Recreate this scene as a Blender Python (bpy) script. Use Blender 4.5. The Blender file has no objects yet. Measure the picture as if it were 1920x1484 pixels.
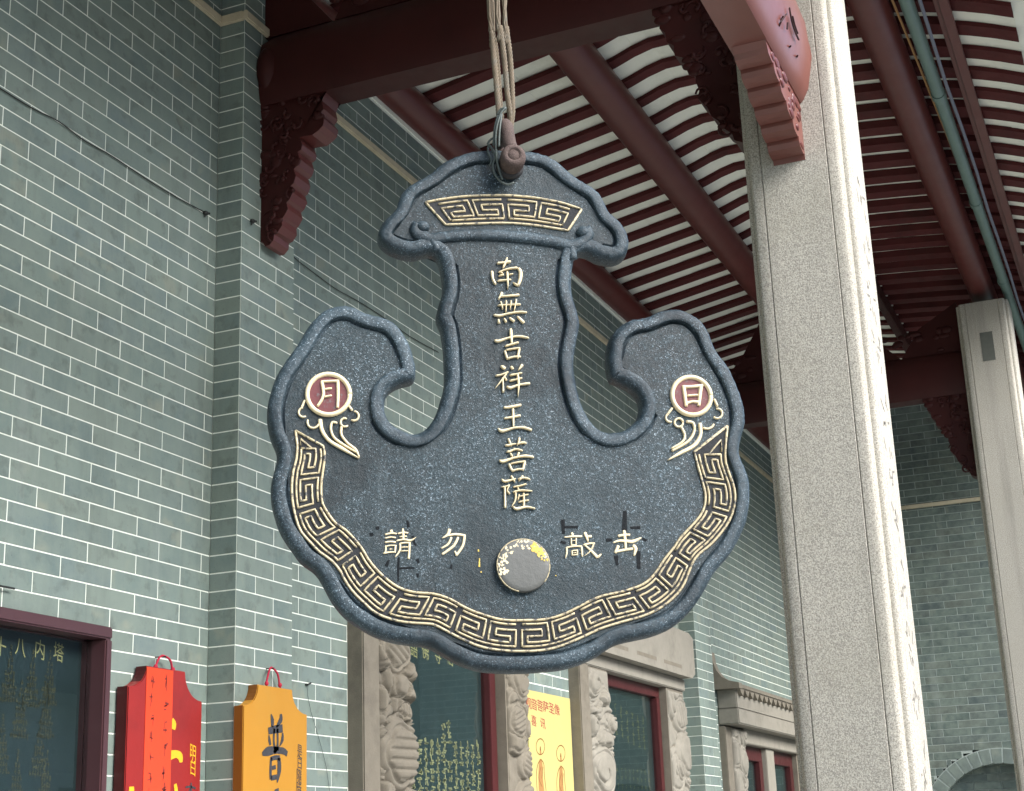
import bpy, bmesh, math, random
import numpy as np
from mathutils import Matrix, Vector
from mathutils.geometry import delaunay_2d_cdt

random.seed(7)
rng = np.random.default_rng(11)
SC = bpy.context.scene
COL = SC.collection

# ------------------------------------------------------------------ camera, world, sun, exposure
# world frame: X along the facade (away from the viewer), Y towards the facade wall, Z up; camera at the origin, ground at -1.55
FPX, YAW, PIT, ROL = 2875.3, math.radians(22.527), math.radians(16.739), math.radians(2.181)
GROUND = -1.55


def cam_rows():
    cy, sy, cp, sp = math.cos(YAW), math.sin(YAW), math.cos(PIT), math.sin(PIT)
    fwd = np.array([cy * cp, sy * cp, sp])
    right = np.array([sy, -cy, 0.0])
    down = np.cross(fwd, right)
    c, s = math.cos(ROL), math.sin(ROL)
    return np.array([c * right + s * down, -s * right + c * down, fwd])


M = cam_rows()
cd = bpy.data.cameras.new('camera')
cam = bpy.data.objects.new('camera', cd)
COL.objects.link(cam)
cam.matrix_world = Matrix(((M[0][0], -M[1][0], -M[2][0], 0), (M[0][1], -M[1][1], -M[2][1], 0), (M[0][2], -M[1][2], -M[2][2], 0), (0, 0, 0, 1)))
cd.sensor_fit = 'HORIZONTAL'
cd.sensor_width = 36
cd.lens = FPX / 1920 * 36
cd.clip_start = 0.05
cd.clip_end = 500
SC.camera = cam

SUN_DIR = Vector((-0.20, -0.85, 0.66)).normalized()
w = bpy.data.worlds.new('World')
SC.world = w
w.use_nodes = True
wn = w.node_tree.nodes
bg = wn['Background']
sky = wn.new('ShaderNodeTexSky')
sky.sky_type = 'NISHITA'
sky.sun_disc = False
sky.sun_elevation = math.asin(SUN_DIR.z)
sky.sun_rotation = math.atan2(SUN_DIR.x, SUN_DIR.y)
sky.air_density = 1.0
sky.dust_density = 2.0
sky.ozone_density = 1.0
w.node_tree.links.new(sky.outputs[0], bg.inputs[0])
bg.inputs[1].default_value = 0.075
ld = bpy.data.lights.new('sun', 'SUN')
ld.energy = 1.5
ld.angle = math.radians(42)
ld.color = (1.0, 0.985, 0.965)
sun = bpy.data.objects.new('sun', ld)
COL.objects.link(sun)
sun.rotation_euler = SUN_DIR.to_track_quat('Z', 'Y').to_euler()
SC.view_settings.view_transform = 'Standard'
SC.view_settings.look = 'None'
SC.view_settings.exposure = 2.4
SC.view_settings.gamma = 1.0
SC.view_settings.use_curve_mapping = False
SC.cycles.max_bounces = 8
SC.cycles.diffuse_bounces = 5
SC.cycles.use_denoising = True


# ------------------------------------------------------------------ survey helpers (photo pixel -> point on a known plane)
def ray(u, v):
    return M.T @ np.array([(u - 960) / FPX, (v - 742) / FPX, 1.0])


def onX(u, v, x):
    d = ray(u, v); return d * x / d[0]


def onY(u, v, y):
    d = ray(u, v); return d * y / d[1]


def project(p):
    q = M @ np.asarray(p, float)
    return FPX * q[0] / q[2] + 960, FPX * q[1] / q[2] + 742, q[2]


# ------------------------------------------------------------------ object helpers
def tag(o, label=None, cat=None, group=None, kind=None):
    if label: o['label'] = label
    if cat: o['category'] = cat
    if group: o['group'] = group
    if kind: o['kind'] = kind
    return o


def thing(name, label, cat, loc=(0, 0, 0), group=None, mat=None):
    o = bpy.data.objects.new(name, None)
    o.empty_display_size = 0.1
    COL.objects.link(o)
    if mat is not None: o.matrix_world = mat
    else: o.location = loc
    return tag(o, label, cat, group)


def link_mesh(name, me, parent=None, kind=None):
    o = bpy.data.objects.new(name, me)
    COL.objects.link(o)
    if parent is not None:
        o.parent = parent
    if kind: o['kind'] = kind
    return o


class MB:
    """collects faces; build() makes one mesh object. Vertices are world coordinates minus the parent's location."""

    def __init__(self): self.v = []; self.f = []; self.t = []

    def add(self, verts, faces, tint=None):
        b = len(self.v)
        self.v += [tuple(map(float, p)) for p in verts]
        self.f += [tuple(i + b for i in q) for q in faces]
        if tint is not None: self.t += [tint] * len(faces)
        return self

    def box(self, a, b, bev=0.0):
        x0, y0, z0 = a; x1, y1, z1 = b
        if bev <= 0:
            vs = [(x, y, z) for x in (x0, x1) for y in (y0, y1) for z in (z0, z1)]
            return self.add(vs, [(0, 1, 3, 2), (4, 6, 7, 5), (0, 4, 5, 1), (2, 3, 7, 6), (0, 2, 6, 4), (1, 5, 7, 3)])
        bm = bmesh.new()
        bmesh.ops.create_cube(bm, size=1)
        for q in bm.verts:
            q.co = ((x0 + x1) / 2 + q.co.x * (x1 - x0), (y0 + y1) / 2 + q.co.y * (y1 - y0), (z0 + z1) / 2 + q.co.z * (z1 - z0))
        bmesh.ops.bevel(bm, geom=bm.edges[:], offset=bev, segments=2, affect='EDGES')
        return self.addbm(bm)

    def addbm(self, bm):
        bm.verts.index_update()
        self.add([q.co[:] for q in bm.verts], [[q.index for q in f.verts] for f in bm.faces])
        bm.free()
        return self

    def tube(self, pts, r, n=12, cap=True):
        pts = [np.asarray(p, float) for p in pts]
        rs = r if hasattr(r, '__len__') else [r] * len(pts)
        rings = []
        prev = None
        for i, p in enumerate(pts):
            t = pts[min(i + 1, len(pts) - 1)] - pts[max(i - 1, 0)]
            t = t / (np.linalg.norm(t) + 1e-12)
            if prev is None:
                a = np.array([0, 0, 1.0]) if abs(t[2]) < 0.9 else np.array([1.0, 0, 0])
            else: a = prev
            u = a - t * (a @ t); u /= np.linalg.norm(u)
            prev = u
            vv = np.cross(t, u)
            rings.append([p + rs[i] * (math.cos(2 * math.pi * k / n) * u + math.sin(2 * math.pi * k / n) * vv) for k in range(n)])
        vs = [q for rg in rings for q in rg]
        fs = [(i * n + k, i * n + (k + 1) % n, (i + 1) * n + (k + 1) % n, (i + 1) * n + k) for i in range(len(pts) - 1) for k in range(n)]
        if cap:
            fs.append(tuple(range(n - 1, -1, -1)))
            fs.append(tuple((len(pts) - 1) * n + k for k in range(n)))
        return self.add(vs, fs)

    def prism(self, poly, origin, a, b, ext):
        """polygon poly (2D along a,b) extruded by vector ext"""
        o = np.asarray(origin, float); a = np.asarray(a, float); b = np.asarray(b, float); e = np.asarray(ext, float)
        n = len(poly)
        vs = [o + p[0] * a + p[1] * b for p in poly] + [o + p[0] * a + p[1] * b + e for p in poly]
        fs = [(i, (i + 1) % n, n + (i + 1) % n, n + i) for i in range(n)] + [tuple(range(n))[::-1], tuple(range(n, 2 * n))]
        return self.add(vs, fs)

    def lump(self, c, r, seg=8, rg=5):
        c = np.asarray(c, float); r = np.asarray(r, float)
        vs = []; fs = []
        for i in range(rg + 1):
            th = math.pi * i / rg
            for k in range(seg):
                ph = 2 * math.pi * k / seg
                vs.append(c + r * np.array([math.sin(th) * math.cos(ph), math.sin(th) * math.sin(ph), math.cos(th)]))
        for i in range(rg):
            for k in range(seg):
                fs.append((i * seg + k, i * seg + (k + 1) % seg, (i + 1) * seg + (k + 1) % seg, (i + 1) * seg + k))
        return self.add(vs, fs)

    def build(self, name, mat, parent=None, smooth=False, kind=None, local=False):
        me = bpy.data.meshes.new(name)
        v = self.v
        if parent is not None and not local:
            L = parent_loc(parent)
            v = [(p[0] - L[0], p[1] - L[1], p[2] - L[2]) for p in v]
        me.from_pydata(v, [], self.f)
        bm = bmesh.new(); bm.from_mesh(me)
        bmesh.ops.recalc_face_normals(bm, faces=bm.faces[:])
        bm.to_mesh(me); bm.free()
        if self.t and len(self.t) == len(me.polygons):
            at = me.attributes.new('tint', 'FLOAT', 'FACE')
            at.data.foreach_set('value', self.t)
        if smooth:
            me.polygons.foreach_set('use_smooth', [True] * len(me.polygons))
            if smooth != 'all':
                me.set_sharp_from_angle(angle=math.radians(38))
        me.materials.append(mat)
        return link_mesh(name, me, parent, kind)


def parent_loc(o):
    p = np.array(o.location)
    while o.parent is not None:
        o = o.parent; p = p + np.array(o.location)
    return p


# ------------------------------------------------------------------ materials
def mat_new(name):
    m = bpy.data.materials.new(name)
    m.use_nodes = True
    nt = m.node_tree
    return m, nt, nt.nodes['Principled BSDF']


def N(nt, kind, **kw):
    n = nt.nodes.new(kind)
    for k, v in kw.items():
        if k in n.inputs: n.inputs[k].default_value = v
        else: setattr(n, k, v)
    return n


def ramp(nt, fac, stops):
    r = nt.nodes.new('ShaderNodeValToRGB')
    e = r.color_ramp.elements
    while len(e) < len(stops): e.new(0.5)
    for el, (p, c) in zip(e, stops):
        el.position = p
        el.color = (c, c, c, 1) if not hasattr(c, '__len__') else (*c, 1)
    nt.links.new(fac, r.inputs[0])
    return r.outputs[0]


def noise(nt, vec, scale, detail=3, rough=0.55):
    n = N(nt, 'ShaderNodeTexNoise', Scale=scale, Detail=detail, Roughness=rough)
    nt.links.new(vec, n.inputs['Vector'])
    return n.outputs[0]


def mixc(nt, fac, a, b, mode='MIX'):
    m = nt.nodes.new('ShaderNodeMix')
    m.data_type = 'RGBA'; m.blend_type = mode
    for s, v in ((0, fac), (6, a), (7, b)):
        if hasattr(v, 'links') or isinstance(v, bpy.types.NodeSocket): nt.links.new(v, m.inputs[s])
        elif hasattr(v, '__len__'): m.inputs[s].default_value = (*v, 1)
        else: m.inputs[s].default_value = v
    return m.outputs[2]


def mth(nt, op, a, b=0.0):
    m = nt.nodes.new('ShaderNodeMath'); m.operation = op
    for s, v in ((0, a), (1, b)):
        if isinstance(v, bpy.types.NodeSocket): nt.links.new(v, m.inputs[s])
        else: m.inputs[s].default_value = v
    return m.outputs[0]


def bump(nt, b, h, strength, dist):
    n = nt.nodes.new('ShaderNodeBump')
    n.inputs['Strength'].default_value = strength
    n.inputs['Distance'].default_value = dist
    nt.links.new(h, n.inputs['Height'])
    nt.links.new(n.outputs[0], b.inputs['Normal'])


def gpos(nt):
    return N(nt, 'ShaderNodeNewGeometry').outputs['Position']


def m_brick(name, cols, spots=0.5):
    m, nt, b = mat_new(name)
    pos = gpos(nt)
    oi = N(nt, 'ShaderNodeObjectInfo').outputs['Random']
    at = N(nt, 'ShaderNodeAttribute', attribute_name='tint').outputs['Fac']
    rnd = mth(nt, 'FRACT', mth(nt, 'ADD', oi, at))
    base = ramp(nt, rnd, [(i / (len(cols) - 1), c) for i, c in enumerate(cols)])
    # offset texture per brick so stains stop at the joints
    off = N(nt, 'ShaderNodeCombineXYZ')
    nt.links.new(mth(nt, 'MULTIPLY', rnd, 37.0), off.inputs[0])
    nt.links.new(mth(nt, 'MULTIPLY', rnd, 91.0), off.inputs[2])
    va = nt.nodes.new('ShaderNodeVectorMath'); va.operation = 'ADD'
    nt.links.new(pos, va.inputs[0]); nt.links.new(off.outputs[0], va.inputs[1])
    v = va.outputs[0]
    n1 = noise(nt, v, 9, 5, 0.65)
    c = mixc(nt, ramp(nt, n1, [(0.35, 0.0), (0.7, 0.75)]), base, (0.215, 0.265, 0.225))
    n2 = noise(nt, v, 14, 4, 0.6)
    c = mixc(nt, ramp(nt, n2, [(0.55, 0.0), (0.70, spots)]), c, (0.10, 0.115, 0.10))
    n4 = noise(nt, v, 4.5, 3, 0.6)
    c = mixc(nt, ramp(nt, n4, [(0.63, 0.0), (0.70, spots * 0.8)]), c, (0.27, 0.28, 0.215))
    mp = N(nt, 'ShaderNodeMapping'); mp.inputs['Scale'].default_value = (5, 5, 0.6)
    nt.links.new(pos, mp.inputs[0])
    n5 = noise(nt, mp.outputs[0], 1.0, 6, 0.7)
    c = mixc(nt, ramp(nt, n5, [(0.52, 0.0), (0.72, 0.55)]), c, (0.115, 0.14, 0.125))
    c = mixc(nt, ramp(nt, n5, [(0.28, 0.5), (0.42, 0.0)]), c, (0.25, 0.285, 0.26))
    n3 = noise(nt, pos, 160, 2, 0.6)
    c = mixc(nt, ramp(nt, n3, [(0.66, 0.0), (0.74, 0.6)]), c, (0.07, 0.08, 0.075))
    nt.links.new(c, b.inputs['Base Color'])
    b.inputs['Roughness'].default_value = 0.75
    b.inputs['Specular IOR Level'].default_value = 0.3
    bump(nt, b, noise(nt, pos, 220, 4, 0.6), 0.25, 0.002)
    return m


def m_plain(name, col, rough=0.6, var=0.25, scale=20, bmp=0.15, bscale=120, spec=0.4, metal=0.0, dirt=None, coord='pos'):
    m, nt, b = mat_new(name)
    pos = gpos(nt) if coord == 'pos' else N(nt, 'ShaderNodeTexCoord').outputs['Object']
    n1 = noise(nt, pos, scale, 5, 0.6)
    dark = tuple(x * (1 - var) for x in col); lite = tuple(min(1, x * (1 + var)) for x in col)
    c = mixc(nt, n1, dark, lite)
    if dirt:
        n2 = noise(nt, pos, scale * 0.37, 6, 0.7)
        c = mixc(nt, ramp(nt, n2, [(0.52, 0.0), (0.72, 0.8)]), c, dirt)
    nt.links.new(c, b.inputs['Base Color'])
    rr = nt.nodes.new('ShaderNodeMapRange')
    rr.inputs['To Min'].default_value = max(0.03, rough - 0.12); rr.inputs['To Max'].default_value = min(1, rough + 0.12)
    nt.links.new(noise(nt, pos, scale * 2.3, 3), rr.inputs['Value'])
    nt.links.new(rr.outputs[0], b.inputs['Roughness'])
    b.inputs['Specular IOR Level'].default_value = spec
    b.inputs['Metallic'].default_value = metal
    if bmp: bump(nt, b, noise(nt, pos, bscale, 4, 0.65), bmp, 0.004)
    return m


def m_granite():
    m, nt, b = mat_new('granite')
    pos = gpos(nt)
    n1 = noise(nt, pos, 210, 2, 0.5)
    n2 = noise(nt, pos, 300, 2, 0.6)
    mp = N(nt, 'ShaderNodeMapping'); mp.inputs['Scale'].default_value = (9, 9, 0.5)
    nt.links.new(pos, mp.inputs[0])
    n5 = noise(nt, mp.outputs[0], 1.0, 5, 0.65)
    n3 = noise(nt, pos, 3.2, 5, 0.65)
    c = mixc(nt, ramp(nt, n1, [(0.38, 0.0), (0.60, 1.0)]), (0.300, 0.283, 0.243), (0.50, 0.474, 0.405))
    c = mixc(nt, ramp(nt, n2, [(0.57, 0.0), (0.64, 0.85)]), c, (0.115, 0.11, 0.10))
    c = mixc(nt, ramp(nt, n3, [(0.45, 0.0), (0.75, 0.35)]), c, (0.31, 0.29, 0.225))
    c = mixc(nt, ramp(nt, n5, [(0.52, 0.0), (0.75, 0.5)]), c, (0.19, 0.18, 0.155))
    nt.links.new(c, b.inputs['Base Color'])
    b.inputs['Roughness'].default_value = 0.8
    b.inputs['Specular IOR Level'].default_value = 0.3
    bump(nt, b, noise(nt, pos, 190, 3, 0.6), 0.5, 0.003)
    return m


def m_iron(name='painted_cast_iron', lo=(0.0040, 0.0100, 0.0130), hi=(0.0090, 0.0195, 0.0245), patch=0.7, pc=(0.040, 0.064, 0.077)):
    m, nt, b = mat_new(name)
    pos = N(nt, 'ShaderNodeTexCoord').outputs['Object']
    nb = noise(nt, pos, 5.0, 7, 0.72)
    ng = noise(nt, pos, 2.6, 3, 0.6)
    nf = noise(nt, pos, 290, 3, 0.65)
    nm = noise(nt, pos, 85, 6, 0.8)
    nl = noise(nt, pos, 24, 8, 0.82)
    ns = noise(nt, pos, 520, 2, 0.5)
    mp = N(nt, 'ShaderNodeMapping'); mp.inputs['Scale'].default_value = (55, 3.5, 20)
    nt.links.new(pos, mp.inputs[0])
    nd = noise(nt, mp.outputs[0], 1.0, 5, 0.7)
    c = mixc(nt, ramp(nt, nl, [(0.40, 0.0), (0.62, 1.0)]), lo, hi)
    c = mixc(nt, ramp(nt, ng, [(0.42, 0.0), (0.62, 0.75)]), c, tuple(q * 1.6 for q in hi))
    dens = ramp(nt, nb, [(0.40, 0.05), (0.58, 1.0)])
    c = mixc(nt, mth(nt, 'MULTIPLY', ramp(nt, nm, [(0.50, 0.0), (0.66, patch)]), dens), c, pc)
    c = mixc(nt, mth(nt, 'MULTIPLY', ramp(nt, nf, [(0.58, 0.0), (0.68, 0.9)]), dens), c, (0.16, 0.225, 0.27))
    c = mixc(nt, mth(nt, 'MULTIPLY', ramp(nt, ns, [(0.65, 0.0), (0.70, 0.95)]), dens), c, (0.36, 0.44, 0.50))
    c = mixc(nt, ramp(nt, nd, [(0.57, 0.0), (0.75, 0.5)]), c, (0.046, 0.066, 0.075))
    c = mixc(nt, ramp(nt, nd, [(0.26, 0.7), (0.40, 0.0)]), c, lo)
    nt.links.new(c, b.inputs['Base Color'])
    nt.links.new(ramp(nt, nm, [(0.3, 0.34), (0.7, 0.62)]), b.inputs['Roughness'])
    b.inputs['Specular IOR Level'].default_value = 0.34
    bump(nt, b, mth(nt, 'ADD', mth(nt, 'MULTIPLY', nl, 2.2), mth(nt, 'ADD', mth(nt, 'MULTIPLY', nm, 0.9), mth(nt, 'MULTIPLY', nf, 0.5))), 0.55, 0.0024)
    return m


def m_gold(name, col, wear, dark=(0.05, 0.045, 0.04)):
    m, nt, b = mat_new(name)
    pos = N(nt, 'ShaderNodeTexCoord').outputs['Object']
    n1 = noise(nt, pos, 120, 4, 0.7)
    n2 = noise(nt, pos, 18, 3, 0.6)
    c = mixc(nt, n2, tuple(x * 0.8 for x in col), tuple(min(1, x * 1.12) for x in col))
    c = mixc(nt, ramp(nt, n1, [(wear, 0.0), (wear + 0.12, 1.0)]), c, dark)
    nt.links.new(c, b.inputs['Base Color'])
    b.inputs['Roughness'].default_value = 0.5
    bump(nt, b, n1, 0.3, 0.002)
    return m


BR = m_brick('grey_green_brick', [(0.155, 0.206, 0.188), (0.178, 0.230, 0.205), (0.135, 0.183, 0.175), (0.190, 0.234, 0.203), (0.152, 0.203, 0.200), (0.170, 0.212, 0.183)])
BRA = m_brick('arch_grey_brick', [(0.12, 0.15, 0.14), (0.14, 0.17, 0.155), (0.11, 0.14, 0.135)], 0.3)
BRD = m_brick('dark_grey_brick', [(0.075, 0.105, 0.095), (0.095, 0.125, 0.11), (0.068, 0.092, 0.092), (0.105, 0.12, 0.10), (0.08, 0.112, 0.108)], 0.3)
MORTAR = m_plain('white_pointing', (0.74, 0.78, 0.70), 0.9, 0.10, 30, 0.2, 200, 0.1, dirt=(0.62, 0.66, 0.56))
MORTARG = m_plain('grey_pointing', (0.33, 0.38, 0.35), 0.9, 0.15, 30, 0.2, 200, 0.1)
CREAM = m_plain('cream_lime_band', (0.55, 0.49, 0.35), 0.85, 0.18, 14, 0.2, 90, 0.2, dirt=(0.36, 0.32, 0.22))
WOOD = m_plain('dark_red_lacquer', (0.040, 0.0085, 0.0075), 0.5, 0.25, 6, 0.06, 60, 0.22, dirt=(0.026, 0.007, 0.0065))
WOODP = m_plain('purlin_lacquer', (0.092, 0.020, 0.017), 0.42, 0.12, 3, 0.0, 50, 0.45)
WOODL = m_plain('red_brown_lacquer', (0.145, 0.044, 0.033), 0.34, 0.10, 4, 0.0, 50, 0.6)
WOODR = m_plain('rafter_red_paint', (0.075, 0.017, 0.017), 0.62, 0.35, 8, 0.15, 80, 0.15, dirt=(0.040, 0.014, 0.013))
WHITE = m_plain('whitewashed_tile', (0.74, 0.75, 0.66), 0.85, 0.07, 9, 0.12, 50, 0.2, dirt=(0.60, 0.61, 0.52))
TILETOP = m_plain('grey_roof_tile', (0.10, 0.105, 0.11), 0.8, 0.2)
GRAN = m_granite()
STONE = m_plain('carved_sandstone', (0.182, 0.163, 0.128), 0.85, 0.22, 16, 0.35, 140, 0.25, dirt=(0.125, 0.112, 0.09))
STONEL = m_plain('pale_dressed_stone', (0.245, 0.23, 0.192), 0.85, 0.15, 12, 0.3, 120, 0.25, dirt=(0.17, 0.158, 0.13))
IRON = m_iron()
IRONR = m_iron('dry_brushed_iron_rim', (0.006, 0.013, 0.018), (0.021, 0.036, 0.046), 0.85, (0.090, 0.125, 0.150))
GOLD = m_gold('worn_gold_paint', (0.50, 0.425, 0.265), 0.51, (0.045, 0.05, 0.055))
GOLDL = m_gold('pale_gold_paint', (0.70, 0.60, 0.39), 0.62, (0.24, 0.19, 0.11))
REDE = m_gold('worn_red_enamel', (0.115, 0.022, 0.025), 0.56, (0.10, 0.085, 0.085))
BLACKP = m_plain('black_overpaint', (0.003, 0.005, 0.007), 0.6, 0.3, 90, 0.2, 300, 0.15)
MEANDERBED = m_plain('dark_brown_recess', (0.024, 0.026, 0.029), 0.7, 0.5, 120, 0.3, 300, 0.2, coord='obj')
BOSS = m_gold('grey_boss_paint', (0.10, 0.103, 0.096), 0.72, (0.40, 0.37, 0.28))
FLAKE = m_gold('flaking_gold_leaf', (0.60, 0.43, 0.08), 0.60, (0.62, 0.58, 0.44))
RUST = m_plain('rusty_iron', (0.085, 0.060, 0.053), 0.75, 0.35, 160, 0.6, 420, 0.3, dirt=(0.05, 0.033, 0.03), coord='obj')
CABLE = m_plain('weathered_steel_rope', (0.125, 0.098, 0.066), 0.65, 0.35, 60, 0.2, 400, 0.3, dirt=(0.11, 0.115, 0.10))
WIRE = m_plain('black_wire', (0.02, 0.022, 0.02), 0.5, 0.2, 50, 0.0)
WIREG = m_plain('dark_green_wire', (0.06, 0.075, 0.07), 0.5, 0.3, 50, 0.0)
FRAME = m_plain('purple_brown_frame', (0.066, 0.027, 0.031), 0.45, 0.12, 7, 0.08, 60, 0.4)
FRAMER = m_plain('dark_red_frame', (0.060, 0.012, 0.013), 0.40, 0.15, 7, 0.08, 60, 0.4)
REDB = m_plain('red_board_paint', (0.27, 0.016, 0.013), 0.42, 0.18, 9, 0.10, 70, 0.4, dirt=(0.20, 0.014, 0.012))
REDS = m_plain('shaded_red_board_side', (0.055, 0.004, 0.005), 0.45, 0.15, 9, 0.06, 50, 0.4)
PAPER = m_plain('orange_red_paper', (0.62, 0.060, 0.024), 0.8, 0.05, 6, 0.05, 80, 0.2)
ORNG = m_plain('ochre_board_paint', (0.48, 0.225, 0.022), 0.45, 0.07, 5, 0.06, 50, 0.4, dirt=(0.45, 0.24, 0.035))
ORNGS = m_plain('shaded_ochre_board_side', (0.18, 0.062, 0.005), 0.5, 0.1, 8, 0.06, 50, 0.4)
INK = m_plain('black_ink', (0.045, 0.045, 0.05), 0.6, 0.25, 60, 0.0)
INKF = m_plain('faded_ink', (0.17, 0.025, 0.02), 0.8, 0.3, 60, 0.0)
YELB = m_plain('yellow_brush_paint', (0.80, 0.42, 0.02), 0.5, 0.1, 20, 0.0)
CORD = m_plain('crimson_cord', (0.42, 0.02, 0.05), 0.8, 0.25, 90, 0.2, 600)
POSTY = m_plain('yellow_poster_paper', (0.50, 0.435, 0.165), 0.5, 0.05, 4, 0.0)
POSTR = m_plain('crimson_print', (0.30, 0.008, 0.03), 0.6, 0.05, 20, 0.0)
POSTB = m_plain('brown_print', (0.20, 0.085, 0.018), 0.6, 0.2, 60, 0.0)
POSTO = m_plain('pale_orange_print', (0.34, 0.18, 0.06), 0.6, 0.2, 50, 0.0)
GTEXT = m_plain('dull_gold_print', (0.40, 0.35, 0.16), 0.6, 0.3, 60, 0.0)
PANEL = m_plain('teal_reflection_panel', (0.016, 0.030, 0.033), 0.5, 0.55, 1.3, 0.0)  # teal reflections of the panes, put into the backing colour
PIPEM = m_plain('grey_green_pipe', (0.11, 0.17, 0.15), 0.42, 0.15, 8, 0.06, 60, 0.5)
PAVE = m_plain('granite_paving', (0.33, 0.33, 0.31), 0.85, 0.15, 5, 0.2, 60, 0.2)
PLASTER = m_plain('grey_hall_plaster', (0.66, 0.68, 0.66), 0.85, 0.15, 3, 0.1, 60, 0.2)


def m_glass():
    m, nt, b = mat_new('window_glass')
    out = nt.nodes['Material Output']
    nt.nodes.remove(b)
    tr = N(nt, 'ShaderNodeBsdfTransparent'); tr.inputs[0].default_value = (0.88, 0.92, 0.91, 1)
    gl = N(nt, 'ShaderNodeBsdfGlossy'); gl.inputs['Roughness'].default_value = 0.02
    gl.inputs[0].default_value = (0.85, 0.95, 0.95, 1)
    fr = N(nt, 'ShaderNodeFresnel', IOR=1.45)
    mx = N(nt, 'ShaderNodeMixShader')
    bf = N(nt, 'ShaderNodeNewGeometry').outputs['Backfacing']
    nt.links.new(mth(nt, 'MULTIPLY', fr.outputs[0], mth(nt, 'SUBTRACT', 1.0, bf)), mx.inputs[0]); nt.links.new(tr.outputs[0], mx.inputs[1]); nt.links.new(gl.outputs[0], mx.inputs[2])
    nt.links.new(mx.outputs[0], out.inputs[0])
    return m


GLASS = m_glass()

# ------------------------------------------------------------------ ground and the hall across the courtyard
g = MB(); g.add([(-40, -60, GROUND), (60, -60, GROUND), (60, 40, GROUND), (-40, 40, GROUND)], [(0, 1, 2, 3)])
tag(g.build('ground', PAVE), kind='structure')

# ------------------------------------------------------------------ brick walls
W = 3.2
H = 0.02103 * W
JZ = 0.45
JT = 0.0050          # joint width
PROUD = 0.0012
_bm_cache = {}


def brick_mesh(L, h, mat):
    key = (round(L, 3), round(h, 4), mat.name)
    if key not in _bm_cache:
        a, c, e, d = L / 2, h / 2, 0.0012, 0.0105
        fr = [(-a + e, 0, -c + e), (a - e, 0, -c + e), (a - e, 0, c - e), (-a + e, 0, c - e)]
        md = [(-a, e * 0.6, -c), (a, e * 0.6, -c), (a, e * 0.6, c), (-a, e * 0.6, c)]
        bk = [(-a, d, -c), (a, d, -c), (a, d, c), (-a, d, c)]
        fs = [(0, 1, 2, 3)]
        for i in range(4):
            j = (i + 1) % 4
            fs += [(i, 4 + i, 4 + j, j), (4 + i, 8 + i, 8 + j, 4 + j)]
        me = bpy.data.meshes.new('brick')
        me.from_pydata(fr + md + bk, [], fs)
        me.materials.append(mat)
        _bm_cache[key] = me
    return _bm_cache[key]


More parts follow.
